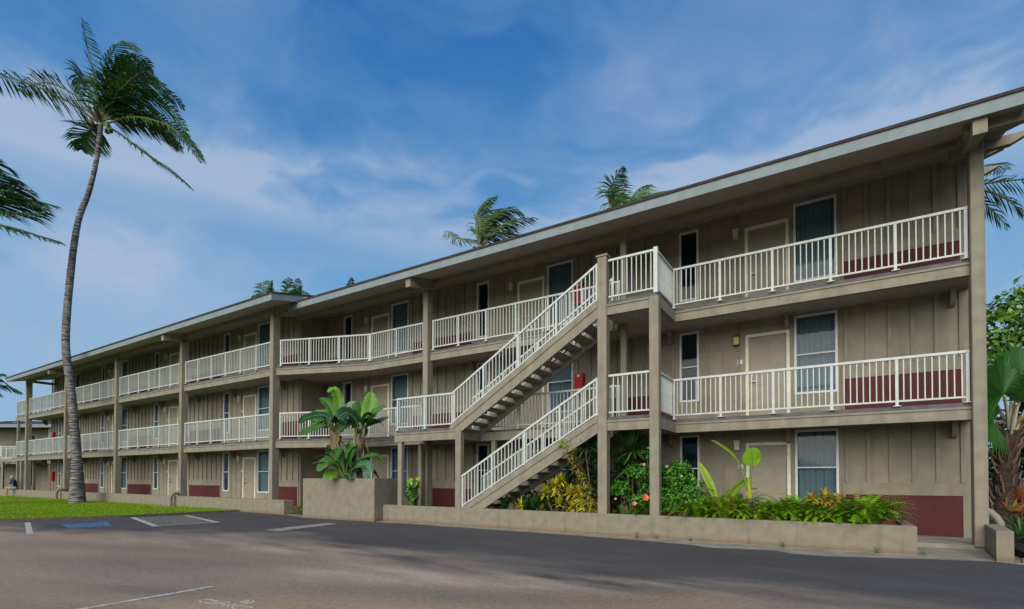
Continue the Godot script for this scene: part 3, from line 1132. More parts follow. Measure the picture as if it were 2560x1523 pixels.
func build_right_wing() -> void:
	var bld := thing("apartment_building", "near three-storey taupe wing with outside staircase and cream railings on the right", "building")
	baluster_budget = 290
	joined = MB.new()
	var z := -14.45
	var units := [0.0, -6.68, -13.36]
	var stretches := [[0.14, 2.2, 0.14, 2.16], [-6.55, -3.68, -5.75, -3.72], [-13.2, -10.36, -13.12, -10.42], [-17.95, -17.05, -17.9, -17.1]]
	for level in 3:
		wing_wall(bld, level, -18.0, 2.3, z, units, stretches)
	# the rest of the block: end walls, back wall
	var m := MB.new()
	m.span(Vector3(2.1, 0, -14.652), Vector3(2.3, 8.0, -21.8))
	m.span(Vector3(-18.0, 0, -21.8), Vector3(2.3, 8.0, -22.0))
	part("wall", m, M.wall, bld)
	m = MB.new()
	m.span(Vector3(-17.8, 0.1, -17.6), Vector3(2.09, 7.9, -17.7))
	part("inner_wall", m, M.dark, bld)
	# decks
	for f in [[2.5, F2], [5.26, F3]]:
		deck(bld, v2([2.3, -13.03, 2.3, -22, -18, -22, -18, -11.78, -17.4, -11.78, -13.85, -13.03]), f[0], f[1])
		var by0: float = f[1] - 0.321
		var by1: float = f[1] - 0.085
		beam_run(bld, [[2.3, -13.0], [-3.28, -13.0]], by0, by1)
		beam_run(bld, [[-4.72, -13.0], [-13.86, -13.0], [-17.45, -11.73]], by0, by1)
		# landing by the head of the stairs
		deck(bld, v2([-3.33, -11.63, -3.33, -13.028, -4.72, -13.028, -4.72, -11.63]), f[0], f[1])
		beam_run(bld, [[-4.75, -11.6], [-3.28, -11.6]], by0, by1)
		m = MB.new()
		m.span(Vector3(-3.40, by0, -11.72), Vector3(-3.28, by1, -13.0))
		part("beam", m, M.post, bld)
		downlight(bld, Vector3(-4.0, f[0] - 0.001, -12.5))
		downlight(bld, Vector3(-2.35, f[0] - 0.001, -13.75))
		downlight(bld, Vector3(-14.8, f[0] - 0.001, -13.7))
		for x in [-1.0, 2.02, -3.75, -10.3, -7.6]:
			wall_bracket(bld, x, z, f[0])
	# columns
	var zc := -12.85
	var c := column(bld, 2.18, zc, soffit_y(13.0, 11.8))
	brackets(c, 2.18, 0.1, zc, 7.36, 7.6, 1, 0.42)
	outrigger(c, 2.06, 11.85, 12.99, 11.8)
	c = column(bld, -11.15, zc, soffit_y(13.0, 11.8))
	brackets(c, -11.15, 0.1, zc, 7.34, 7.6, 3, 0.42)
	outrigger(c, -10.98, 11.85, 12.99, 11.8)
	c = column(bld, -4.57, -12.92, soffit_y(13.0, 11.8), 0.15, 0.16)
	brackets(c, -4.57, 0.075, -12.9, 7.31, 7.6, 3, 0.36)
	# header under the eave
	m = MB.new()
	m.cbox(Vector3(-17.9, 7.56, -12.93), Vector3(2.08, 7.72, -13.05), 0.01)
	part("header", m, M.post, bld)
	roof(bld, -16.85, 2.66, 11.8, 18.2, false, false)
	m = MB.new()
	m.span(Vector3(2.66, 7.414, -11.8), Vector3(3.05, 7.635, -11.76))
	part("fascia", m, M.fascia, bld)
	m = MB.new()
	m.quad(Vector3(-18.0, soffit_y(11.85, 11.8), -11.85), Vector3(-18.0, soffit_y(14.7, 11.8), -14.7), Vector3(-16.85, soffit_y(14.7, 11.8), -14.7), Vector3(-16.85, soffit_y(11.85, 11.8), -11.85))
	part("soffit", m, M.soffit, bld)
	# pointed purlin ends that stick out past the gable
	for r in [[12.2, 3.05, 0.18], [12.8, 2.77, 0.12], [13.6, 3.1, 0.18], [14.4, 2.86, 0.12], [16.0, 3.07, 0.17], [17.6, 3.0, 0.17]]:
		var yt: float = soffit_y(r[0], 11.8) - 0.01
		m = MB.new()
		m.slab(v2([1.9, yt - r[2], float(r[1]) - 0.32, yt - r[2], r[1], yt - 0.02, r[1], yt, 1.9, yt]), -r[0] - 0.07, -r[0] + 0.07)
		part("purlin_end", m, M.post, bld)
	# posts of the stairs
	column(bld, -4.6, -11.55, 6.50, 0.225, 0.22, 0.3)
	m = MB.new()
	m.cbox(Vector3(-4.745, 6.502, -11.53), Vector3(-4.455, 6.55, -11.79), 0.01)
	part("post_cap", m, M.post, bld)
	column(bld, -3.39, -11.55, F3 - 0.09, 0.21, 0.2, 0.3)
	column(bld, -8.83, -11.56, F2 - 0.05, 0.19, 0.18, 0.3)
	column(bld, -8.42, -12.72, F2 - 0.33, 0.14, 0.14)
	column(bld, -11.08, -11.62, F2 - 0.33, 0.16, 0.13, 0.3)
	column(bld, -11.17, -12.62, F2 - 0.33, 0.14, 0.14)
	# half landing of the upper flight at second-floor height
	deck(bld, v2([-8.95, -11.63, -8.95, -13.028, -11.22, -13.028, -11.22, -11.63]), 2.5, F2)
	beam_run(bld, [[-11.27, -11.6], [-8.92, -11.6]], F2 - 0.34, F2 - 0.085)
	m = MB.new()
	m.span(Vector3(-8.95, F2 - 0.33, -11.74), Vector3(-8.85, F2 - 0.085, -13.0))
	part("beam", m, M.post, bld)
	m = MB.new()
	m.span(Vector3(-8.85, F2 - 0.33, -12.7), Vector3(-4.75, F2 - 0.085, -12.82))
	part("beam", m, M.post, bld)
	# railings, the largest in view first
	for f in [F3, F2]:
		railing(bld, Vector3(-3.36, f, -13.03), Vector3(2.07, f, -13.03))
		railing(bld, Vector3(-4.46, f, -11.64), Vector3(-3.36, f, -11.64), true, 0.985, 0.09, 0 if f == F3 else 0)
		railing(bld, Vector3(-3.36, f, -11.66), Vector3(-3.36, f, -13.03), true, 0.985, 0.09, 1)
	m = MB.new()
	m.span(Vector3(-3.405, F3, -11.60), Vector3(-3.315, F3 + 1.02, -11.69))
	part("post", m, M.rail, bld)
	railing(bld, Vector3(-11.2, F2, -11.64), Vector3(-8.97, F2, -11.64))
	stairs(bld, -9.1, F2, -4.72, F3, true, 15)
	stairs(bld, -9.3, FG, -4.72, F2, true, 15, 0.125)
	railing(bld, Vector3(-10.98, F3, -13.03), Vector3(-4.68, F3, -13.03), true)
	railing(bld, Vector3(-8.75, F2, -13.03), Vector3(-4.68, F2, -13.03), false)
	railing(bld, Vector3(-11.2, F2, -13.0), Vector3(-11.2, F2, -11.66), false)
	for f in [F3, F2]:
		railing(bld, Vector3(-13.86, f, -13.03), Vector3(-11.3, f, -13.03), false)
		railing(bld, Vector3(-17.3, f, -11.80), Vector3(-13.86, f, -13.03), false)
	var bal := part("balusters", joined, M.rail, bld)
	bal.set_meta("kind", "stuff")

	# lanterns, number plates and extinguishers by the doors
	var where := ["nearest the right end", "behind the outside staircase", "beside the slanting walkway"]
	for u in 3:
		for level in 3:
			var y0: float = FLOORS[level][0]
			lantern(Vector3(units[u] - 2.13, y0 + 2.06, z), "%s wall lantern left of the %s door %s" % ["yellow-green" if level == 1 and u == 0 else "small cream", FLOOR_WORDS[level], where[u]], level == 1 and u == 0, "wall lanterns by the doors")
			number_plate(Vector3(units[u] - 2.06, y0 + 1.52, z), "white number plate by the %s door %s" % [FLOOR_WORDS[level], where[u]], "number plates by the doors")
	for level in 3:
		extinguisher(Vector3(-6.42, FLOORS[level][0] + 1.06, z), "red fire extinguisher cabinet on the %s wall behind the outside staircase" % FLOOR_WORDS[level])


func build_left_wing() -> void:
	var bld := thing("apartment_building", "far three-storey taupe wing standing forward behind the lawn and palm", "building")
	baluster_budget = 240
	joined = MB.new()
	var z := -13.2
	var units := []
	var stretches := [[-20.0, -18.06, -19.9, -18.12]]
	for k in 4:
		var o := -20.05 - 6.68 * k
		units.append(o)
		stretches.append([o - 6.55, o - 3.68, o - 6.5, o - 3.74])
	stretches[4] = [-44.9, -43.9, 0, 0]
	for level in 3:
		wing_wall(bld, level, -45.0, -18.0, z, units, stretches)
	var m := MB.new()
	m.span(Vector3(-18.2, 0, -13.402), Vector3(-18.0, 7.96, -21.8))
	m.span(Vector3(-45.0, 0, -13.402), Vector3(-44.8, 7.96, -21.8))
	m.span(Vector3(-45.0, 0, -21.802), Vector3(-18.0, 7.96, -22.0))
	part("wall", m, M.wall, bld)
	m = MB.new()
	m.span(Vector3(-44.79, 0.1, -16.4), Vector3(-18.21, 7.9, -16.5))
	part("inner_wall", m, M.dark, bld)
	# battens on the return wall at the inner corner
	var ret := MB.new()
	ret.span(Vector3(-17.998, FG, -13.22), Vector3(-17.975, 7.95, -13.30))
	part("corner_trim", ret, M.batten, bld)
	for f in [[2.5, F2], [5.26, F3]]:
		deck(bld, v2([-18.003, -11.78, -18.003, -22, -46.4, -22, -46.4, -11.78]), f[0], f[1])
		beam_run(bld, [[-17.45, -11.72], [-46.45, -11.72]], f[1] - 0.321, f[1] - 0.085)
		for k in 5:
			wall_bracket(bld, -19.0 - 6.68 * k, z, f[0])
			wall_bracket(bld, -22.6 - 6.68 * k, z, f[0])
			downlight(bld, Vector3(-22.9 - 6.68 * k, f[0] - 0.001, -12.5))
	var xs := [-17.55, -24.22, -30.8, -37.5, -44.06]
	for k in 5:
		var c := column(bld, xs[k], -11.6, soffit_y(11.8, 10.75), 0.2, 0.30)
		brackets(c, xs[k], 0.1, -11.62, 7.32, 7.52, 3, 0.42)
		if k == 1 or k == 3:
			outrigger(c, xs[k] + 0.1, 10.8, 11.75, 10.75)
	m = MB.new()
	m.cbox(Vector3(-44.2, 7.51, -11.68), Vector3(-16.6, 7.67, -11.80), 0.01)
	part("header", m, M.post, bld)
	m = MB.new()
	m.cbox(Vector3(-44.16, 7.5, -11.8), Vector3(-44.02, 7.66, -21.8), 0.01)
	part("header", m, M.post, bld)
	roof(bld, -44.5, -16.25, 10.75, 17.5, true, true)
	# purlin ends that pass through the gable board above the inner corner
	for r in [[12.0, -15.95, 0.22]]:
		var yt: float = soffit_y(r[0], 10.75) + 0.12
		m = MB.new()
		m.slab(v2([-17.2, yt - 0.32, float(r[1]) - 0.2, yt - 0.32, r[1], yt, -17.2, yt - 0.12]), -r[0] - 0.07, -r[0] + 0.07)
		part("purlin_end", m, M.post, bld)
	for f in [F3, F2]:
		for k in 4:
			railing(bld, Vector3(xs[k + 1] + 0.12, f, -11.76), Vector3(xs[k] - 0.12, f, -11.76), k < 2)
		railing(bld, Vector3(-46.4, f, -11.76), Vector3(xs[4] - 0.12, f, -11.76), false)
		railing(bld, Vector3(-46.36, f, -21.9), Vector3(-46.36, f, -11.8), false)
	var bal := part("balusters", joined, M.rail, bld)
	bal.set_meta("kind", "stuff")
	# thin posts under the end walkway
	column(bld, -45.5, -11.75, F2 - 0.33, 0.16, 0.15)
	column(bld, -46.3, -12.6, F2 - 0.33, 0.16, 0.15)
	column(bld, -46.3, -11.75, F3 - 0.33, 0.15, 0.15)

	var where := ["just left of the inner corner", "second from the inner corner", "third from the inner corner", "farthest from the camera"]
	for u in 4:
		for level in 3:
			var y0: float = FLOORS[level][0]
			lantern(Vector3(units[u] - 2.13, y0 + 2.06, z), "cream wall lantern left of the far wing's %s door %s" % [FLOOR_WORDS[level], where[u]], false, "wall lanterns by the doors")
			number_plate(Vector3(units[u] - 2.06, y0 + 1.52, z), "white number plate by the far wing's %s door %s" % [FLOOR_WORDS[level], where[u]], "number plates by the doors")
	for level in 2:
		extinguisher(Vector3(-44.3, FLOORS[level][0] + 1.0, z), "red fire extinguisher cabinet on the %s wall at the far end of the far wing" % FLOOR_WORDS[level])


func downspout(x: float, zc: float, label: String) -> void:
	var m := MB.new()
	m.tube([Vector3(x, 0.62, zc - 0.2), Vector3(x, 0.62, zc + 0.02), Vector3(x, 0.6, zc + 0.14), Vector3(x, 0.52, zc + 0.23), Vector3(x, 0.4, zc + 0.26), Vector3(x, 0.08, zc + 0.26)], [0.08, 0.08, 0.08, 0.08, 0.08, 0.08], 10)
	solid("drain_pipe", m, M.post, label, "drain pipe")


func build_walls() -> void:
	# long low wall of the planting bed under the stairs
	var m := MB.new()
	m.prism(v2([-11.62, -11.47, 1.12, -11.45, 1.12, -13.1, 0.94, -13.1, 0.94, -11.65, -11.62, -11.67]), -0.03, 0.485, 0.015)
	var lw := solid("planter_wall", m, M.planter, "long low taupe rendered wall along the asphalt in front of the stairs", "wall")
	m = MB.new()
	m.prism(v2([-11.6, -11.66, 0.945, -11.64, 0.945, -13.1, -11.6, -13.1]), 0.0, 0.37)
	struct("planting_soil", m, M.soil)
	# big planter box
	m = MB.new()
	m.prism(v2([-14.70, -10.90, -11.62, -11.12, -11.70, -12.25, -14.78, -12.03]), -0.03, 1.14)
	var bx := solid("planter_box", m, M.planter, "big rectangular taupe planter box with giant bird of paradise plants", "planter")
	m = MB.new()
	var o := v2([-14.70, -10.90, -11.62, -11.12, -11.70, -12.25, -14.78, -12.03])
	for i in 4:
		var a := Vector3(o[i].x, 0, o[i].y)
		var b := Vector3(o[(i + 1) % 4].x, 0, o[(i + 1) % 4].y)
		var d := (b - a).normalized()
		var ctr := Vector3(-13.2, 0, -11.57)
		var inn := Vector3(-d.z, 0, d.x)
		if inn.dot(ctr - a) < 0: inn = -inn
		var aa := a + d * 0.0
		var bb := b - d * 0.18
		m.prism(v2([aa.x, aa.z, bb.x, bb.z, bb.x + inn.x * 0.18, bb.z + inn.z * 0.18, aa.x + inn.x * 0.18, aa.z + inn.z * 0.18]), 1.14, 1.285)
	part("rim", m, M.planter, bx)
	m = MB.new()
	m.prism(v2([-14.45, -11.1, -11.85, -11.3, -11.9, -12.05, -14.5, -11.85]), 1.1, 1.2)
	part("soil", m, M.soil, bx)
	# low wall by the lawn
	m = MB.new()
	m.prism(v2([-16.45, -11.42, -16.42, -11.78, -52, -11.72, -52, -11.50]), -0.03, 0.50, 0.015)
	solid("low_wall", m, M.planter, "low taupe wall running along the back of the lawn", "wall")
	# stub of wall at the right end
	m = MB.new()
	m.prism(v2([2.08, -11.28, 2.30, -11.36, 2.46, -12.95, 2.22, -12.95]), -0.03, 0.48, 0.012)
	solid("wall_stub", m, M.planter, "short block of taupe wall at the foot of the right-hand column", "wall")
	m = MB.new()
	m.tube([Vector3(2.26, 0.73, -13.12), Vector3(2.34, 0.69, -13.12), Vector3(2.42, 0.60, -13.1), Vector3(2.47, 0.50, -13.08), Vector3(2.49, 0.1, -13.08)], [0.06, 0.06, 0.06, 0.06, 0.06], 10)
	solid("drain_pipe", m, M.post, "pale drain pipe elbow behind the short wall block at the right", "drain pipe")
	downspout(-24.2, -11.5, "taupe drain pipe elbow over the low wall right of the palm")
	downspout(-37.4, -11.5, "taupe drain pipe elbow over the low wall left of the palm")
	for p in [[-24.3, "flat pale splash block on the lawn under the pipe right of the palm"], [-37.5, "flat pale splash block on the lawn under the pipe left of the palm"]]:
		m = MB.new()
		m.cbox(Vector3(float(p[0]) - 0.55, 0.02, -11.2), Vector3(float(p[0]) + 0.45, 0.075, -10.85), 0.01)
		solid("splash_block", m, M.concrete, p[1], "splash block")


# far building at the left edge, two storeys, seen past the end of the far wing
func build_far_building() -> void:
	var b := thing("apartment_building", "low two-storey taupe building seen past the palm at the left edge", "building", Vector3(-54.6, 0, -15.2))
	b.rotation.y = YAW
	var x0 := -14.0
	var x1 := 6.5
	var m := MB.new()
	m.span(Vector3(x0, 0, -9), Vector3(x1, 5.4, -1.6))
	part("wall", m, M.wall, b)
	m = MB.new()
	m.slab(v2([0.4, 5.42, -9.6, 5.42, -4.6, 6.4]), x0 - 0.5, x1 + 0.5)
	var r := part("roof", m, M.roof, b)
	r.rotation.y = -PI / 2
	r.position = Vector3(0, 0, 0)
	r.transform = Transform3D(Basis(Vector3(0, 0, 1), Vector3(0, 1, 0), Vector3(-1, 0, 0)), Vector3.ZERO)
	m = MB.new()
	m.span(Vector3(x0 - 0.5, 5.36, 0.42), Vector3(x1 + 0.5, 5.62, 0.46))
	part("fascia", m, M.fascia, b)
	m = MB.new()
	m.span(Vector3(x0, 2.5, -1.6), Vector3(x1, 2.73, 0))
	part("deck", m, M.soffit, b)
	m = MB.new()
	m.span(Vector3(x0, 2.4, 0.002), Vector3(x1, 2.66, 0.1))
	part("beam", m, M.post, b)
	joined = MB.new()
	railing(b, Vector3(x0, F2, 0), Vector3(x1, F2, 0), false)
	part("balusters", joined, M.rail, b).set_meta("kind", "stuff")
	for k in 5:
		var x := x0 + 1.0 + 4.6 * k
		m = MB.new()
		m.span(Vector3(x, 0, -0.2), Vector3(x + 0.2, 5.4, 0.0))
		part("column", m, M.post, b)
		for y in [0.5, 3.2]:
			m = MB.new()
			m.span(Vector3(x + 1.2, y, -1.62), Vector3(x + 2.2, y + 1.7, -1.57))
			var w := part("window", m, M.white, b)
			m = MB.new()
			m.span(Vector3(x + 1.25, y + 0.05, -1.6), Vector3(x + 2.15, y + 1.65, -1.56))
			part("pane", m, M.dark, w)
			m = MB.new()
			m.span(Vector3(x + 2.7, y - 0.45, -1.62), Vector3(x + 3.6, y + 1.65, -1.56))
			part("door", m, M.door, b)
	# its stairs going down to the left
	var st := MB.new()
	st.slab(v2([-1.0, 2.66, -5.6, 0.0, -6.2, 0.0, -1.0, 3.0 - 0.05]), 1.0, 1.07)
	st.slab(v2([-1.0, 2.66, -5.6, 0.0, -6.2, 0.0, -1.0, 3.0 - 0.05]), 2.1, 2.17)
	var so := part("staircase", st, M.post, b)
	for k in 14:
		var tr := MB.new()
		tr.span(Vector3(0, -0.05, 1.07), Vector3(0.32, 0, 2.1))
		part("tread", tr, M.post, so, Vector3(-1.35 - 0.33 * k, 2.55 - 0.185 * k, 0))
	m = MB.new()
	m.span(Vector3(-1.0, 2.5, 0.1), Vector3(0.6, 2.73, 2.2))
	part("landing", m, M.post, b)
	joined = MB.new()
	railing(so, Vector3(-5.9, 0.1, 2.14), Vector3(-1.0, 2.80, 2.14), false)
	railing(so, Vector3(-1.0, F2, 2.14), Vector3(0.6, F2, 2.14), false)
	part("balusters", joined, M.rail, so).set_meta("kind", "stuff")
	m = MB.new()
	m.span(Vector3(-1.0, 0, 2.0), Vector3(-0.85, 2.5, 2.15))
	m.span(Vector3(0.4, 0, 2.0), Vector3(0.55, 2.5, 2.15))
	part("post", m, M.post, so)


# ---------------------------------------------------------------- plants
func curve(pts: Array, steps: int) -> Array:
	var c := Curve3D.new()
	for i in pts.size():
		var t := Vector3.ZERO
		if i > 0 and i < pts.size() - 1:
			t = (pts[i + 1] - pts[i - 1]) / 6.0
		c.add_point(pts[i], -t, t)
	var out := []
	var l := c.get_baked_length()
	for k in steps + 1:
		out.append(c.sample_baked(l * k / steps, true))
	return out


func tone(base: Color, spread: float) -> Color:
	var k := 1.0 + rng.randf_range(-spread, spread)
	return Color(base.r * k * (1.0 + rng.randf_range(-spread, spread) * 0.5), base.g * k, base.b * k)


# feather frond of a coconut palm along a rachis; leaflets are combed by the wind
func frond_mesh(pts: Array, leaf_len: float, green: Color, wind: Vector3, roll: float, width := 0.05, pairs := 46) -> MB:
	var m := MB.new()
	var path := curve(pts, pairs)
	m.col = Color(0.17, 0.19, 0.06)
	var radii := []
	for i in path.size():
		radii.append(lerpf(0.055, 0.010, float(i) / path.size()))
	m.tube(path, radii, 5, false)
	for i in range(2, path.size()):
		var t := float(i) / pairs
		if t < 0.12:
			continue
		var p: Vector3 = path[i]
		var f: Vector3 = (path[mini(i + 1, pairs)] - path[i - 1]).normalized()
		var side := f.cross(Vector3.UP)
		if side.length() < 0.2:
			side = right_axis
		side = side.normalized().rotated(f, roll)
		var prof := pow(sin(PI * clampf(0.16 + t * 0.80, 0, 1)), 0.7)
		for s in [-1.0, 1.0]:
			if rng.randf() < 0.04:
				continue
			var l: float = leaf_len * prof * rng.randf_range(0.8, 1.1)
			var d: Vector3 = (side * s * 0.95 + f * 0.5 + wind * rng.randf_range(0.35, 0.75) + Vector3.DOWN * rng.randf_range(0.1, 0.45)).normalized()
			var d2: Vector3 = (d + wind * 0.25 + Vector3.DOWN * rng.randf_range(0.3, 0.7)).normalized()
			var wv: Vector3 = d.cross(f.rotated(d, rng.randf_range(-0.6, 0.6)))
			wv = wv.cross(d).normalized() * width * 0.5 if wv.length() > 0.05 else side * width * 0.5
			m.col = tone(green, 0.28)
			if rng.randf() < 0.05:
				m.col = Color(0.16, 0.13, 0.04)
			var a := p
			var b := p + d * l * 0.55
			var e := b + d2 * l * 0.45
			m.quad(a - wv * 0.5, a + wv * 0.5, b + wv, b - wv)
			m.tri(b - wv, b + wv, e)
	return m


# offsets are metres right and up from the crown; depth is scattered
func palm(label: String, trunk: Array, radii: Array, fronds: Array, leaf_len: float, green: Color, scale: float, wind_to: float, sides := 12, pairs := 30, group := "") -> Node3D:
	var base: Vector3 = trunk[0]
	var t := thing("coconut_palm", label, "palm tree", base, group)
	var loc := []
	for p in trunk:
		loc.append(p - base)
	var steps := 90
	var path := curve(loc, steps)
	var rr := []
	for i in path.size():
		var u := float(i) / steps * (radii.size() - 1)
		var k := mini(int(u), radii.size() - 2)
		rr.append(lerpf(radii[k], radii[k + 1], u - k) * (1.0 + 0.035 * (i % 2) + rng.randf_range(-0.02, 0.02)))
	var m := MB.new()
	m.tube(path, rr, sides)
	part("trunk", m, M.trunk, t)
	var crown: Vector3 = loc[loc.size() - 1]
	# fibrous crown shaft and nuts
	m = MB.new()
	m.col = Color(0.16, 0.13, 0.06)
	for k in 14:
		var an := rng.randf() * TAU
		var d := Vector3(cos(an) * 0.5, rng.randf_range(0.2, 1.2), sin(an) * 0.5).normalized()
		m.tube([crown + d * 0.05, crown + d * 0.7], [0.10, 0.03], 5)
	m.col = Color(0.15, 0.14, 0.05)
	for k in 7:
		var an := rng.randf() * TAU
		var c := crown + Vector3(cos(an) * 0.38, rng.randf_range(-0.35, -0.05), sin(an) * 0.38)
		m.tube([c + Vector3(0, -0.15, 0), c + Vector3(0, -0.08, 0), c + Vector3(0, 0.05, 0), c + Vector3(0, 0.14, 0)], [0.03, 0.12, 0.12, 0.03], 7)
	part("crown_heart", m, M.stem, t)
	var wind := right_axis * wind_to + Vector3(0, -0.1, 0)
	for f in fronds:
		var pts := []
		var lean := rng.randf_range(-1.0, 1.0)
		if f.size() % 2:
			lean = f[f.size() - 1]
		var n: int = f.size() / 2
		for k in n:
			var q := crown + right_axis * (float(f[k * 2]) * scale) + Vector3.UP * (float(f[k * 2 + 1]) * scale)
			q += away_axis * lean * 1.8 * (float(k) / (n - 1))
			pts.append(q)
		pts.insert(0, crown)
		part("frond", frond_mesh(pts, leaf_len * rng.randf_range(0.9, 1.1), tone(green, 0.15), wind, rng.randf_range(-0.5, 0.5), maxf(leaf_len * 0.058, scale * 2.8), pairs), M.leaf, t)
	return t


# broad paddle leaf; the blade covers the last share of the path
func paddle(path_pts: Array, width: float, green: Color, face: Vector3, blade_from := 0.35, fold := 0.25, tears := 0.10) -> MB:
	var m := MB.new()
	var n := 22
	var path := curve(path_pts, n)
	m.col = Color(0.20, 0.26, 0.06)
	var radii := []
	for i in path.size():
		radii.append(lerpf(0.028, 0.008, float(i) / n))
	m.tube(path, radii, 6, false)
	var rows := []
	for i in path.size():
		var t := float(i) / n
		if t < blade_from:
			continue
		var u := (t - blade_from) / (1.0 - blade_from)
		var w := width * 0.5 * pow(sin(PI * clampf(0.06 + u * 0.92, 0, 1)), 0.55)
		var f: Vector3 = (path[mini(i + 1, n)] - path[maxi(i - 1, 0)]).normalized()
		var side := f.cross(face).normalized()
		var up := side.cross(f).normalized()
		rows.append([path[i], side, up, w, f])
	for s in [-1.0, 1.0]:
		var skip := 0.0
		for k in rows.size() - 1:
			m.col = tone(green, 0.10)
			var a = rows[k]
			var b = rows[k + 1]
			var wave_a := sin(k * 1.3 + s) * 0.04
			var wave_b := sin((k + 1) * 1.3 + s) * 0.04
			var wa: float = a[3]
			var wb: float = b[3]
			if rng.randf() < tears:
				wb *= rng.randf_range(0.55, 0.85)
			var a1: Vector3 = a[0] + (a[1] * s * wa * 0.55 + a[2] * (fold * wa * 0.5))
			var b1: Vector3 = b[0] + (b[1] * s * wb * 0.55 + b[2] * (fold * wb * 0.5))
			var a2: Vector3 = a[0] + (a[1] * s * wa + a[2] * (fold * wa * 0.55 + wave_a * wa)) + a[4] * wa * 0.1
			var b2: Vector3 = b[0] + (b[1] * s * wb + b[2] * (fold * wb * 0.55 + wave_b * wb)) + b[4] * wb * 0.1
			if s > 0:
				m.quad(a[0], a1, b1, b[0])
				m.quad(a1, a2, b2, b1)
			else:
				m.quad(a1, a[0], b[0], b1)
				m.quad(a2, a1, b1, b2)
	return m


# shape in metres right / up of the origin, plus a depth offset along the way
func shape_pts(origin: Vector3, f: Array, scale: float, lean: float) -> Array:
	var pts := []
	var n := f.size() / 2
	for k in n:
		pts.append(origin + right_axis * (float(f[k * 2]) * scale) + Vector3.UP * (float(f[k * 2 + 1]) * scale) + away_axis * lean * float(k) / maxf(1.0, n - 1))
	return pts


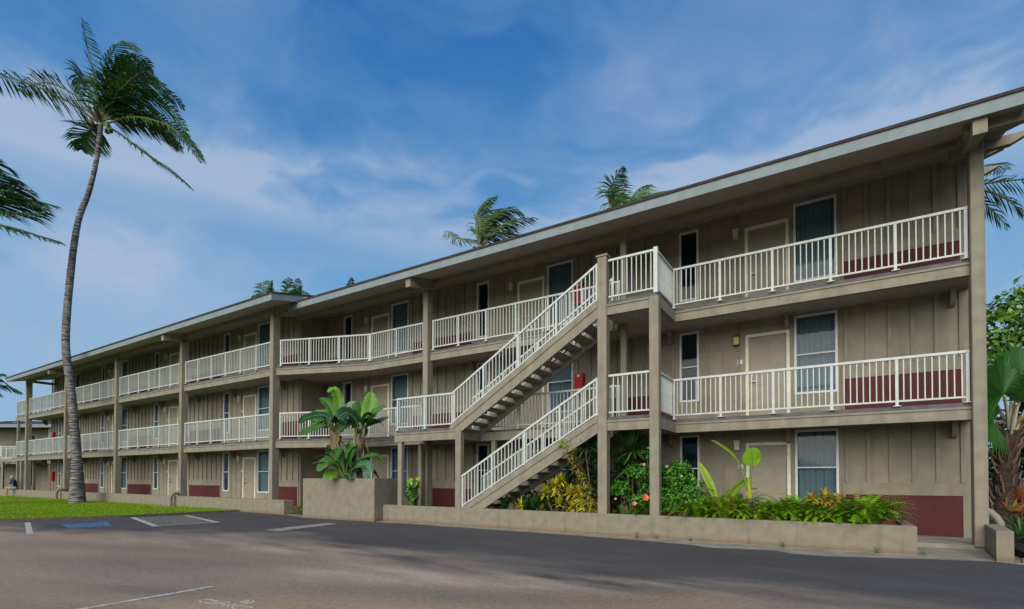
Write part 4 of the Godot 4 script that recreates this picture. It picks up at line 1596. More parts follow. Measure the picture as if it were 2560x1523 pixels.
func build_bird_of_paradise() -> void:
	var s := 0.18196 * 0.01292
	var bright := Color(0.13, 0.30, 0.025)
	var mid := Color(0.05, 0.155, 0.025)
	var dark := Color(0.018, 0.07, 0.025)
	# x, y are counted from the crown, y up
	var specs := [
		["tall giant bird of paradise at the left of the planter box, brown trunk", Vector3(-13.55, 1.2, -11.45), [0, 0, -10, 180, -55, 500, -40, 640], 640.0, [
			[[0, 0, -80, 320, -190, 470, -280, 535], 135, mid, 0.3], [[0, 0, 10, 270, 20, 470, -30, 625, -105, 575], 120, bright, -0.2], [[0, 0, -150, 290, -280, 330, -375, 360], 105, Color(0.20, 0.32, 0.03), 0.4], [[0, 0, -130, 240, -290, 245, -400, 190, -420, 130], 150, dark, -0.5],
			[[0, 0, -120, 120, -270, 60, -410, -30], 110, mid, -0.7], [[0, 0, 80, 310, 160, 430, 240, 465], 80, Color(0.20, 0.32, 0.16), 0.1], [[0, 0, 60, 200, 140, 180, 200, 110], 110, dark, -0.6], [[0, 0, -190, 210, -330, 200, -440, 280], 120, mid, 0.5], [[0, 0, -60, 290, -120, 380, -200, 300], 130, dark, 0.6]]],
		["tall giant bird of paradise at the right of the planter box, green crown", Vector3(-12.75, 1.2, -11.6), [0, 0, -20, 300, 0, 600], 610.0, [
			[[0, 0, 20, 240, -20, 420, -60, 510], 190, mid, 0.4], [[0, 0, 60, 240, 110, 420, 130, 615], 170, bright, 0.1], [[0, 0, -50, 220, -150, 310, -240, 230], 180, dark, -0.5], [[0, 0, 100, 200, 210, 330, 360, 410], 115, mid, -0.2],
			[[0, 0, 90, 160, 210, 220, 350, 290], 75, Color(0.12, 0.22, 0.12), 0.3], [[0, 0, -90, 170, -160, 150, -230, 70], 150, dark, -0.4], [[0, 0, 0, 260, 30, 400, 20, 480], 180, mid, 0.7], [[0, 0, 50, 180, 110, 240, 160, 230], 110, mid, -0.6]]],
		["low dark-green bird of paradise clump in the middle of the planter box", Vector3(-13.0, 1.2, -11.2), [0, 0, 0, 20], 20.0, [
			[[0, 0, -50, 250, -10, 480], 170, dark, 0.2], [[0, 0, 30, 200, 90, 420, 60, 500], 150, mid, -0.2], [[0, 0, -90, 200, -200, 240, -290, 110], 120, mid, -0.5], [[0, 0, -120, 200, -260, 270, -330, 180, -400, 120], 110, Color(0.05, 0.16, 0.06), 0.1], [[0, 0, -140, 200, -240, 330, -300, 480], 110, dark, 0.5],
			[[0, 0, 60, 180, 140, 320, 210, 380], 160, dark, 0.3], [[0, 0, 130, 240, 340, 330, 430, 310, 500, 220], 75, mid, 0.2], [[0, 0, 130, 160, 280, 200, 340, 120, 300, 20], 140, Color(0.05, 0.17, 0.08), -0.4], [[0, 0, -90, 80, -160, 70, -230, -10], 130, bright, -0.3], [[0, 0, 20, 70, 90, 60, 140, 0], 110, dark, -0.5], [[0, 0, -30, 150, -80, 260, -140, 280], 150, dark, -0.1], [[0, 0, 100, 120, 180, 160, 260, 200], 140, dark, 0.0]]]]
	for sp in specs:
		var t := thing("bird_of_paradise", sp[0], "plant", sp[1], "bird of paradise plants in the planter box")
		var path := shape_pts(Vector3.ZERO, sp[2], s, 0.0)
		var m := MB.new()
		var cp := curve(path, 16) if float(sp[3]) > 50.0 else [Vector3.ZERO, Vector3(0, 0.05, 0)]
		var rr := []
		for i in cp.size():
			m.col = Color(0.2, 0.15, 0.08)
			rr.append((0.10 + 0.06 * float(i) / cp.size()) * rng.randf_range(0.92, 1.08))
		m.tube(cp, rr, 9)
		# old leaf bases on the trunk
		if cp.size() > 4:
			for k in 16:
				var p: Vector3 = cp[4 + k % 12]
				var an := rng.randf() * TAU
				var d := Vector3(cos(an), 0, sin(an))
				m.col = [Color(0.26, 0.20, 0.07), Color(0.17, 0.11, 0.07), Color(0.22, 0.25, 0.07), Color(0.4, 0.36, 0.28)][k % 4]
				m.tube([p + d * 0.08, p + d * 0.16 + Vector3(0, 0.22, 0), p + d * 0.17 + Vector3(0, 0.42, 0)], [0.07, 0.05, 0.012], 5)
		part("trunk", m, M.stem, t)
		var crown: Vector3 = cp[cp.size() - 1]
		for l in sp[4]:
			var pts := shape_pts(crown, l[0], s, float(l[3]) * 1.1)
			var face := (-away_axis * 0.75 + Vector3.UP * 0.8 + right_axis * rng.randf_range(-0.25, 0.25)).normalized()
			part("leaf", paddle(pts, float(l[1]) * s * 1.25, l[2], face, 0.34, 0.3, 0.30), M.leaf, t)
		var low: bool = float(sp[3]) < 50.0
		for k in (13 if low else 6):
			var an := TAU * k / 13.0 * (1.0 if low else 2.17) + rng.randf_range(-0.2, 0.2)
			var out := Vector3(cos(an), 0, sin(an))
			var reach := rng.randf_range(0.45, 0.85) if low else rng.randf_range(0.35, 0.6)
			var rise := rng.randf_range(0.45, 1.05) if low else rng.randf_range(0.2, 0.75)
			var drop := rng.randf_range(0.0, 0.5)
			var pts := [crown, crown + out * reach * 0.35 + Vector3.UP * rise * 0.7, crown + out * reach * 0.8 + Vector3.UP * rise, crown + out * reach * 1.25 + Vector3.UP * (rise - drop)]
			var shade: Color = [dark, dark, mid][rng.randi() % 3]
			part("leaf", paddle(pts, rng.randf_range(0.24, 0.36), tone(shade, 0.2), (Vector3.UP - out * 0.2 + Vector3(rng.randfn(), 0, rng.randfn()) * 0.25).normalized(), 0.33, 0.25, 0.30), M.leaf, t)
		# dead leaves that hang against the trunk
		if not low:
			for k in 5:
				var an := rng.randf() * TAU
				var out := Vector3(cos(an), 0, sin(an))
				var st := crown + Vector3(0, -0.15, 0)
				part("dead_leaf", paddle([st, st + out * 0.18 + Vector3(0, -0.1, 0), st + out * 0.26 + Vector3(0, -0.4, 0), st + out * 0.22 + Vector3(0, -0.75, 0)], 0.14, Color(0.20, 0.13, 0.07), out, 0.3, 0.8, 0.4), M.leaf, t)


func strap(m: MB, base: Vector3, dir: Vector3, l: float, w: float, droop: float, segs := 4) -> void:
	var p := base
	var d := dir.normalized()
	var side := d.cross(Vector3.UP)
	side = side.normalized() if side.length() > 0.05 else Vector3.RIGHT
	var wp := w * 0.55
	for k in segs:
		var t := float(k + 1) / segs
		var q := p + d * l / segs
		var wn := w * sin(PI * clampf(0.28 + t * 0.70, 0, 1))
		if k == segs - 1:
			m.tri(p - side * wp * 0.5, p + side * wp * 0.5, q)
		else:
			m.quad(p - side * wp * 0.5, p + side * wp * 0.5, q + side * wn * 0.5, q - side * wn * 0.5)
		p = q
		wp = wn
		d = (d + Vector3.DOWN * droop / segs).normalized()


# rosettes of strap leaves on stems; heads: [x, y, z, radius, leaves]
func rosette_plant(called: String, label: String, category: String, at: Vector3, heads: Array, colors: Array, width: float, droop: float, stem_col: Color, group := "", up_bias := 0.25) -> Node3D:
	var t := thing(called, label, category, at, group)
	var m := MB.new()
	m.col = stem_col
	for h in heads:
		var top := Vector3(h[0], h[1], h[2])
		m.tube([Vector3(h[0] * 0.3, 0, h[2] * 0.3), Vector3(h[0] * 0.7, h[1] * 0.5, h[2] * 0.7), top], [0.028, 0.022, 0.016], 6)
	part("stem", m, M.stem, t)
	for h in heads:
		var top := Vector3(h[0], h[1], h[2])
		m = MB.new()
		for k in int(h[4]):
			var d := Vector3(rng.randfn(), rng.randfn() + up_bias * 2.0, rng.randfn()).normalized()
			if d.y < -0.5: d.y *= -0.6
			m.col = tone(colors[rng.randi() % colors.size()], 0.2)
			strap(m, top + d * 0.02 + Vector3(0, rng.randf_range(-0.06, 0.04), 0), d, float(h[3]) * rng.randf_range(0.75, 1.1), width, droop)
		part("leaf_head", m, M.leaf, t)
	return t


func fern(label: String, at: Vector3, r: float, count: int, greens: Array, group: String) -> void:
	var t := thing("fern", label, "fern", at, group)
	for half in 2:
		var m := MB.new()
		for k in count / 2:
			var an := rng.randf() * TAU
			var out := Vector3(cos(an), 0, sin(an))
			var l := r * rng.randf_range(0.7, 1.2)
			var lift := rng.randf_range(0.7, 2.4)
			var d := (out + Vector3.UP * lift * 1.3).normalized()
			var p := out * rng.randf() * 0.10
			var green: Color = tone(greens[rng.randi() % greens.size()], 0.25)
			if rng.randf() < 0.07:
				green = tone(Color(0.22, 0.14, 0.05), 0.3)
			var segs := 15
			var step := l * 1.25 / segs
			for s in segs:
				var u := float(s) / segs
				var q := p + d * step
				var side := d.cross(Vector3.UP)
				side = side.normalized() if side.length() > 0.1 else Vector3(-out.z, 0, out.x)
				var w := 0.07 * pow(sin(PI * clampf(0.12 + u * 0.86, 0, 1)), 0.6)
				m.col = tone(green, 0.12)
				var dn := Vector3(0, -0.22 * w, 0)
				m.tri(p, q + (side * w + dn), p.lerp(q, 0.85))
				m.tri(p, p.lerp(q, 0.85), q - side * w + dn)
				p = q
				d = (d + Vector3.DOWN * (0.06 + 0.14 * u) * 1.05).normalized()
		part("foliage", m, M.leaf, t)


# leaves through the volume of a few blobs: [x, y, z, rx, ry, rz, leaves]
func leaf_cloud(m: MB, blobs: Array, size: float, colors: Array, shell := 0.45) -> void:
	for b in blobs:
		var c := Vector3(b[0], b[1], b[2])
		var r := Vector3(b[3], b[4], b[5])
		for k in int(b[6]):
			var d := Vector3(rng.randfn(), rng.randfn(), rng.randfn()).normalized()
			var p := c + d * r * pow(rng.randf_range(0.05, 1.0), shell)
			var out := (d + Vector3(rng.randfn(), rng.randfn() + 0.9, rng.randfn()) * 0.55).normalized()
			var f := out.cross(Vector3(rng.randfn(), rng.randfn(), rng.randfn())).normalized()
			f = (f + Vector3.DOWN * 0.35).normalized()
			var s := f.cross(out).normalized()
			var l := size * rng.randf_range(0.65, 1.2)
			m.col = tone(colors[rng.randi() % colors.size()], 0.22)
			var tip := p + f * l
			var mid := p + f * l * 0.45
			var nn := s.cross(f).normalized() * l * 0.08
			m.tri(p, mid + s * l * 0.30 + nn, tip)
			m.tri(p, tip, mid - s * l * 0.30 + nn)


func shrub(called: String, label: String, category: String, at: Vector3, blobs: Array, size: float, colors: Array, bark: Color, group := "", shell := 0.45) -> Node3D:
	var t := thing(called, label, category, at, group)
	var m := MB.new()
	m.col = bark
	for b in blobs:
		var c := Vector3(b[0], b[1], b[2])
		var root := Vector3(float(b[0]) * 0.15, 0, float(b[2]) * 0.15)
		var th: float = 0.012 + 0.02 * maxf(b[3], b[4])
		m.tube([root, root.lerp(c, 0.5) + Vector3(rng.randfn() * 0.03, 0, rng.randfn() * 0.03), c], [th, th * 0.7, th * 0.35], 5)
		for k in 4:
			var e := c + Vector3(rng.randfn() * float(b[3]), rng.randfn() * float(b[4]), rng.randfn() * float(b[5])) * 0.5
			m.tube([root.lerp(c, 0.7), e], [th * 0.4, th * 0.12], 4, false)
	part("branches", m, M.stem, t)
	m = MB.new()
	leaf_cloud(m, blobs, size, colors, shell)
	part("foliage", m, M.leaf, t)
	return t


func flower(parent: Node, at: Vector3, r: float, color: Color) -> void:
	var m := MB.new()
	var f := -away_axis
	for k in 5:
		var an := TAU * k / 5.0 + rng.randf() * 0.3
		var d := (right_axis * cos(an) + Vector3.UP * sin(an))
		var s := d.cross(f).normalized()
		m.col = tone(color, 0.12)
		var tip := d * r + f * r * 0.3
		m.quad(Vector3.ZERO, d * r * 0.6 + s * r * 0.5 + f * r * 0.35, tip, d * r * 0.6 - s * r * 0.5 + f * r * 0.35)
	m.col = Color(0.6, 0.35, 0.1)
	m.tube([Vector3.ZERO, f * r * 0.9], [r * 0.07, r * 0.05], 5)
	part("flower", m, M.leaf, parent, at)


func build_planting() -> void:
	var soil := 0.37
	# --- ferns along the right half of the long bed
	var lime := [Color(0.20, 0.38, 0.015), Color(0.14, 0.31, 0.015), Color(0.27, 0.42, 0.02), Color(0.09, 0.22, 0.015)]
	for p in [[-2.75, -11.95, 0.55], [-2.35, -12.5, 0.6], [-2.2, -11.9, 0.55], [-1.75, -12.2, 0.55], [-1.55, -11.9, 0.45], [-1.15, -12.4, 0.5], [-1.05, -11.95, 0.48], [-0.7, -12.0, 0.46], [-0.35, -11.95, 0.52], [0.0, -12.35, 0.5], [0.1, -11.95, 0.5], [0.36, -11.9, 0.55], [0.45, -12.2, 0.55], [0.5, -11.95, 0.48], [-0.6, -12.6, 0.5], [0.35, -12.65, 0.6], [-2.55, -11.8, 0.5], [-2.0, -11.8, 0.5], [-1.35, -11.8, 0.48], [-0.85, -12.35, 0.55], [-0.1, -12.0, 0.5], [-1.9, -12.55, 0.6]]:
		var spot: String = "bright green sword fern beside the hibiscus at the left of the ferns"
		if p[0] > 0.1:
			spot = "bright green sword fern at the right end of the long low wall"
		elif p[0] > -0.9:
			spot = "bright green sword fern under the right-hand ground-floor window"
		elif p[0] > -1.9:
			spot = "bright green sword fern around the foot of the round-leaved plant"
		fern(spot, Vector3(p[0], soil + 0.05, p[1]), float(p[2]) * rng.randf_range(0.85, 1.2), 80, lime, "sword ferns in the long low bed")
	for p in [[-3.85, -11.85, 0.34], [-4.15, -11.9, 0.32], [-3.7, -12.2, 0.35]]:
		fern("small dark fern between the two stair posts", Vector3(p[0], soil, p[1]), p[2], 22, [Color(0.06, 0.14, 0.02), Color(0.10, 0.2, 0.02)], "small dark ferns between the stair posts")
	# --- hibiscus
	var hib := [Color(0.045, 0.17, 0.02), Color(0.08, 0.25, 0.02), Color(0.14, 0.33, 0.03), Color(0.03, 0.11, 0.02)]
	var h := shrub("hibiscus_bush", "hibiscus bush with orange flowers between the two stair posts", "shrub", Vector3(-3.95, soil, -12.2), [[0.0, 1.1, 0.0, 0.36, 0.20, 0.3, 420], [-0.42, 0.72, 0.1, 0.28, 0.20, 0.25, 320], [0.15, 0.45, 0.2, 0.34, 0.18, 0.25, 380], [0.42, 1.05, 0, 0.25, 0.25, 0.25, 320], [0.2, 1.6, -0.2, 0.22, 0.16, 0.2, 130], [0.3, 0.75, -0.1, 0.3, 0.25, 0.3, 260]], 0.105, hib, Color(0.16, 0.11, 0.07))
	for f in [[0.32, 0.50, 0.5, 0.085, Color(0.85, 0.2, 0.09)], [0.06, 0.36, 0.5, 0.055, Color(0.85, 0.34, 0.18)], [0.22, 1.25, 0.3, 0.04, Color(0.75, 0.42, 0.3)], [0.5, 1.27, 0.25, 0.035, Color(0.75, 0.45, 0.2)], [-0.72, 0.58, 0.3, 0.045, Color(0.8, 0.42, 0.2)], [-0.42, 0.45, 0.4, 0.03, Color(0.75, 0.5, 0.35)]]:
		flower(h, Vector3(f[0], f[1], f[2]), f[3], f[4])
	h = shrub("hibiscus_bush", "dense hibiscus bush with small pink buds right of both stair posts", "shrub", Vector3(-2.95, soil, -12.15), [[-0.1, 1.0, 0.0, 0.40, 0.32, 0.32, 760], [0.15, 0.65, 0.1, 0.42, 0.35, 0.3, 800], [-0.2, 0.45, 0.2, 0.3, 0.32, 0.25, 600], [0.3, 0.3, 0.15, 0.36, 0.28, 0.25, 560], [-0.05, 1.22, -0.05, 0.22, 0.16, 0.2, 140]], 0.095, hib, Color(0.16, 0.11, 0.07))
	for f in [[0.1, 0.98, 0.45, 0.028], [-0.25, 1.2, 0.3, 0.032], [0.2, 0.42, 0.45, 0.03], [0.45, 0.36, 0.4, 0.032]]:
		flower(h, Vector3(f[0], f[1], f[2]), f[3], Color(0.75, 0.42, 0.38))
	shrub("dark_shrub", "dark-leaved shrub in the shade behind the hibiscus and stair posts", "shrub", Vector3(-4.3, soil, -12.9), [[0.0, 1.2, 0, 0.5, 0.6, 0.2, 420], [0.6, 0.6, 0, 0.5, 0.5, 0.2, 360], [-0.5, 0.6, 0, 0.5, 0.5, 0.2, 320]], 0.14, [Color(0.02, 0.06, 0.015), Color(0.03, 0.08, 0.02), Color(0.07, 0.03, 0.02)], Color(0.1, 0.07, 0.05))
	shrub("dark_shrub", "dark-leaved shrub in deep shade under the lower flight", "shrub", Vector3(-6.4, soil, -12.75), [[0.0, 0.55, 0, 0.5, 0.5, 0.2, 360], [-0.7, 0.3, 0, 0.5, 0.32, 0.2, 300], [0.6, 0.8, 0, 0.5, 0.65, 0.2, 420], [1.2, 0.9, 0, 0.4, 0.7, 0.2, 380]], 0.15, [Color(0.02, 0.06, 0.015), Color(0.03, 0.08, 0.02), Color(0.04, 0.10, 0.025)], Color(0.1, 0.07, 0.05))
	# --- yellow-leaved plants left of the post
	var yel := [Color(0.62, 0.50, 0.03), Color(0.50, 0.44, 0.04), Color(0.70, 0.60, 0.10), Color(0.36, 0.40, 0.04)]
	var brown := Color(0.14, 0.10, 0.06)
	rosette_plant("dracaena", "tall yellow variegated dracaena with three heads under the stairs", "plant", Vector3(-5.98, soil, -12.0), [[0.0, 0.62, 0.1, 0.28, 120], [0.1, 0.85, 0, 0.25, 100], [-0.32, 0.52, 0, 0.28, 110], [0.34, 0.55, 0, 0.27, 100], [0.12, 0.3, 0.15, 0.22, 70], [0.02, 0.72, 0.15, 0.27, 110]], yel, 0.055, 0.7, brown, "yellow variegated dracaenas under the stairs")
	rosette_plant("dracaena", "bushy yellow variegated dracaena against the left stair post", "plant", Vector3(-5.25, soil, -11.92), [[-0.05, 0.57, 0.05, 0.26, 110], [-0.02, 0.4, 0.1, 0.26, 100], [-0.22, 0.2, 0.1, 0.26, 110], [0.28, 0.17, 0.12, 0.26, 110], [0.45, 0.19, 0.05, 0.22, 80], [0.05, 0.22, 0.15, 0.25, 90]], yel, 0.055, 0.7, brown, "yellow variegated dracaenas under the stairs")
	rosette_plant("dracaena", "lowest yellow variegated dracaena near the foot of the lower flight", "plant", Vector3(-6.98, soil, -11.9), [[0.0, 0.24, 0, 0.2, 60], [0.05, 0.16, 0.1, 0.16, 40]], yel, 0.04, 0.7, brown, "yellow variegated dracaenas under the stairs")
	rosette_plant("dracaena", "small dull yellow dracaena sprouting between the two larger ones", "plant", Vector3(-6.4, soil, -11.95), [[0.0, 0.16, 0, 0.17, 40]], [Color(0.40, 0.36, 0.04), Color(0.2, 0.26, 0.03)], 0.035, 0.7, brown, "yellow variegated dracaenas under the stairs")
	# leaning stem clothed in short leaves
	var t := thing("song_of_india", "tall leaning stem clothed in short yellow-green leaves before the stairs", "plant", Vector3(-4.98, soil, -11.78))
	var lean := curve([Vector3(0, 0, 0), Vector3(-0.04, 0.55, 0), Vector3(-0.30, 1.15, 0.05), Vector3(-0.56, 1.65, 0.1), Vector3(-0.70, 1.86, 0.14)], 60)
	var m := MB.new()
	m.col = Color(0.2, 0.17, 0.08)
	var rad := []
	for i in lean.size():
		rad.append(0.018)
	m.tube(lean, rad, 6)
	part("stem", m, M.stem, t)
	m = MB.new()
	for i in lean.size():
		for k in 13:
			var an := rng.randf() * TAU
			var d := Vector3(cos(an), rng.randf_range(-0.35, 0.5), sin(an))
			m.col = tone([Color(0.40, 0.36, 0.08), Color(0.30, 0.30, 0.06), Color(0.48, 0.42, 0.14)][rng.randi() % 3] if i < 54 else Color(0.36, 0.55, 0.05), 0.2)
			strap(m, lean[i], d, rng.randf_range(0.17, 0.27), 0.04, 0.6, 3)
	part("foliage", m, M.leaf, t)
	# spiky dark dracaenas on thin stems
	var spiky := [Color(0.03, 0.10, 0.03), Color(0.05, 0.15, 0.04), Color(0.09, 0.21, 0.05)]
	rosette_plant("dragon_tree", "spiky dark green dragon tree left of the taller stair post", "plant", Vector3(-5.0, soil, -12.25), [[-0.25, 1.72, 0.15, 0.66, 300], [0.1, 1.4, 0.0, 0.55, 170]], spiky, 0.05, 0.35, Color(0.2, 0.17, 0.11), "", 0.3)
	rosette_plant("dragon_tree", "spiky dark green dragon tree between the two stair posts", "plant", Vector3(-4.2, soil, -12.55), [[0.02, 1.62, 0.1, 0.66, 220], [-0.15, 1.2, 0.0, 0.5, 120]], spiky, 0.05, 0.4, Color(0.2, 0.17, 0.11), "", 0.2)
	# strap-leaved clumps under the stairs
	var lil := [Color(0.03, 0.10, 0.02), Color(0.06, 0.16, 0.03), Color(0.02, 0.07, 0.02)]
	for p in [[-7.5, -11.95, 0.45], [-6.7, -12.1, 0.5], [-6.35, -12.25, 0.55], [-7.2, -12.2, 0.55], [-5.65, -12.3, 0.6], [-6.9, -12.0, 0.35]]:
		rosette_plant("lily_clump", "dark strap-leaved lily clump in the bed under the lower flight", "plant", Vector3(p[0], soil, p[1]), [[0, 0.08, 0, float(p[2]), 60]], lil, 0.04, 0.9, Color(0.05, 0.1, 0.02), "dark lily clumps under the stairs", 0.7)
	rosette_plant("lily_clump", "yellowish lily sprig at the foot of the lower flight", "plant", Vector3(-7.95, soil, -11.78), [[0, 0.1, 0, 0.3, 22]], [Color(0.22, 0.25, 0.03)], 0.03, 0.8, Color(0.1, 0.1, 0.02), "", 0.7)
	# small bright plant behind the thin post, and one at the end of the low wall
	t = shrub("croton_bush", "small shrub with lime top leaves behind the thin landing post", "shrub", Vector3(-10.85, soil, -11.95), [[0, 0.72, 0, 0.2, 0.12, 0.18, 60], [0, 0.4, 0, 0.17, 0.22, 0.17, 110]], 0.17, [Color(0.05, 0.16, 0.03), Color(0.07, 0.2, 0.04)], Color(0.25, 0.2, 0.12))
	m = MB.new()
	leaf_cloud(m, [[0, 0.82, 0.02, 0.22, 0.09, 0.2, 45]], 0.2, [Color(0.30, 0.45, 0.03), Color(0.24, 0.40, 0.03)])
	part("young_leaves", m, M.leaf, t)
	fern("small yellow-green fern at the right end of the low lawn wall", Vector3(-15.8, 0.02, -11.6), 0.42, 34, [Color(0.20, 0.28, 0.03), Color(0.12, 0.2, 0.03), Color(0.4, 0.3, 0.08)], "")
	# --- upright young banana leaves and the paddle-leaved plant before the right-hand door
	t = thing("banana_plant", "two upright yellow-green young banana leaves rising from the ferns", "plant", Vector3(-2.2, soil, -12.1))
	part("leaf", paddle([Vector3(-0.02, 0, 0), Vector3(-0.03, 0.45, 0), Vector3(-0.16, 0.85, 0.02), Vector3(-0.36, 1.28, 0.05)], 0.17, Color(0.28, 0.40, 0.03), -away_axis, 0.28, 0.5, 0.0), M.leaf, t)
	part("leaf", paddle([Vector3(0.05, 0, 0), Vector3(0.16, 0.4, 0), Vector3(0.38, 0.72, 0.05), Vector3(0.66, 0.95, 0.1)], 0.16, Color(0.22, 0.36, 0.03), -away_axis, 0.30, 0.5, 0.0), M.leaf, t)
	t = thing("travellers_palm", "young paddle-leaved plant with one round lime leaf before the right-hand door", "plant", Vector3(-1.5, soil, -11.85))
	m = MB.new()
	m.col = Color(0.13, 0.10, 0.09)
	m.tube([Vector3(0, 0, 0), Vector3(0.0, 0.28, 0), Vector3(-0.02, 0.52, 0)], [0.075, 0.08, 0.06], 8)
	for k in 9:
		var an := rng.randf() * TAU
		var d := Vector3(cos(an), 0, sin(an))
		m.col = [Color(0.17, 0.13, 0.12), Color(0.26, 0.22, 0.2)][k % 2]
		var yy := 0.1 + 0.045 * k
		m.tube([Vector3(0, yy, 0) + d * 0.05, Vector3(0, yy + 0.1, 0) + d * 0.1, Vector3(0, yy + 0.16, 0) + d * 0.11], [0.04, 0.03, 0.006], 5)
	m.col = Color(0.35, 0.36, 0.02)
	m.tube([Vector3(-0.02, 0.5, 0), Vector3(-0.03, 0.72, 0), Vector3(-0.05, 0.95, 0)], [0.055, 0.042, 0.02], 8)
	part("trunk", m, M.stem, t)
	part("leaf", paddle([Vector3(-0.02, 0.55, 0), Vector3(0.0, 0.95, 0.0), Vector3(0.02, 1.22, 0.02), Vector3(0.03, 1.55, 0.10)], 0.42, Color(0.22, 0.42, 0.02), (-away_axis * 1.0 + right_axis * 0.15).normalized(), 0.60, 0.06, 0.0), M.leaf, t)
	part("leaf", paddle([Vector3(-0.03, 0.55, 0), Vector3(-0.12, 0.95, 0), Vector3(-0.25, 1.30, 0.0), Vector3(-0.48, 1.55, 0.04), Vector3(-0.74, 1.74, 0.08)], 0.12, Color(0.26, 0.42, 0.02), (Vector3.UP + right_axis * 0.4).normalized(), 0.55, 1.2, 0.0), M.leaf, t)
	rosette_plant("croton_bush", "flat-topped orange and yellow croton among the ferns under the window", "shrub", Vector3(-0.22, soil, -12.15), [[0.0, 0.50, 0, 0.28, 60], [0.2, 0.49, 0, 0.26, 50], [-0.2, 0.49, 0.05, 0.24, 40]], [Color(0.55, 0.38, 0.03), Color(0.50, 0.20, 0.08), Color(0.4, 0.42, 0.04), Color(0.6, 0.5, 0.06)], 0.07, 1.5, Color(0.15, 0.1, 0.06), "", 0.1)
	# weeds at the foot of the walls
	for p in [[-3.75, -11.4], [-3.3, -11.4], [0.55, -11.4], [1.22, -11.62], [-0.9, -11.38], [-2.6, -11.4]]:
		rosette_plant("weed_tuft", "tiny weed tuft at the foot of the long low wall", "weed", Vector3(p[0], -0.004, p[1]), [[0, 0.02, 0, 0.075, 16]], [Color(0.13, 0.2, 0.03)], 0.012, 0.8, Color(0.1, 0.1, 0.02), "weed tufts at the foot of the long wall", 0.8)

	# --- right of the building
	t = thing("fan_palm", "stout fan palm with pleated fronds at the right edge", "palm tree", Vector3(3.42, 0.1, -17.7))
	m = MB.new()
	var tr := curve([Vector3(0, 0, 0), Vector3(0.02, 0.8, 0), Vector3(0.05, 1.6, 0), Vector3(0.12, 2.4, 0)], 26)
	rad = []
	for i in tr.size():
		rad.append((0.19 + 0.06 * (1.0 - float(i) / 26)) * rng.randf_range(0.9, 1.1))
	m.tube(tr, rad, 14)
	part("trunk", m, M.trunk_brown, t)
	m = MB.new()
	for k in 70:
		var p: Vector3 = tr[rng.randi_range(3, 26)]
		var an := rng.randf() * TAU
		var d := Vector3(cos(an), 0, sin(an))
		m.col = tone(Color(0.17, 0.12, 0.075), 0.35)
		m.tube([p + d * 0.15, p + d * 0.26 + Vector3(0, 0.14, 0), p + d * 0.30 + Vector3(0, 0.3, 0)], [0.05, 0.035, 0.01], 4)
	part("leaf_bases", m, M.stem, t)
	var crown := Vector3(0.12, 2.45, 0)
	for f in [[0.28, 1.15, 0.0, 1.0, 0.10], [-0.35, 0.8, 0.2, 0.85, 0.5], [0.75, 0.75, 0.2, 0.95, -0.6], [-0.5, 0.15, 0.1, 0.8, 0.9], [0.2, 0.45, 0.75, 0.95, -0.15], [0.9, 0.1, -0.2, 0.9, -1.2], [0.55, 0.35, 0.5, 0.85, -0.8], [-0.2, 1.1, -0.5, 0.9, 0.3], [0.95, -0.35, 0.3, 0.8, -1.6]]:
		m = MB.new()
		var hub := crown + right_axis * float(f[0]) + Vector3.UP * float(f[1]) - away_axis * float(f[2])
		m.col = Color(0.33, 0.28, 0.14)
		m.tube([crown, crown.lerp(hub, 0.5) + Vector3(0, 0.08, 0), hub], [0.05, 0.035, 0.025], 6)
		var out := (hub - crown).normalized()
		var face := (Vector3.UP * 0.35 - away_axis * 0.9).normalized()
		var sx := out.cross(face).normalized()
		var n := 34
		for k in n:
			var a0 := lerpf(-2.2, 2.2, float(k) / n)
			var a1 := lerpf(-2.2, 2.2, float(k + 1) / n)
			var am := (a0 + a1) * 0.5
			var rr: float = float(f[3]) * 1.3 * (1.0 - 0.12 * absf(am)) * rng.randf_range(0.95, 1.05)
			var d0 := out * cos(a0) + sx * sin(a0)
			var d1 := out * cos(a1) + sx * sin(a1)
			var dm := out * cos(am) + sx * sin(am)
			m.col = tone(Color(0.035, 0.12, 0.02), 0.2)
			var bend := Vector3.DOWN * 0.14 * rr
			m.tri(hub, hub + d0 * rr * 0.62, hub + dm * rr * 0.64 + face * 0.05)
			m.tri(hub, hub + dm * rr * 0.64 + face * 0.05, hub + d1 * rr * 0.62)
			m.tri(hub + d0 * rr * 0.62, hub + dm * rr + bend, hub + dm * rr * 0.64 + face * 0.05)
			m.tri(hub + dm * rr * 0.64 + face * 0.05, hub + dm * rr + bend, hub + d1 * rr * 0.62)
		part("frond", m, M.leaf, t)
	m = MB.new()
	for k in 7:
		var d := (right_axis * rng.randf_range(-0.5, 0.7) + Vector3.UP * rng.randf_range(0.3, 1.2) - away_axis * rng.randf_range(0.0, 0.5)).normalized()
		m.col = [Color(0.42, 0.36, 0.2), Color(0.5, 0.47, 0.36)][k % 2]
		m.tube([crown + Vector3(0, -0.4, 0), crown + d * 0.5, crown + d * 1.0], [0.04, 0.03, 0.02], 5)
	part("leaf_stalks", m, M.stem, t)

	var tg := [Color(0.13, 0.27, 0.02), Color(0.08, 0.20, 0.02), Color(0.20, 0.34, 0.04), Color(0.05, 0.13, 0.02)]
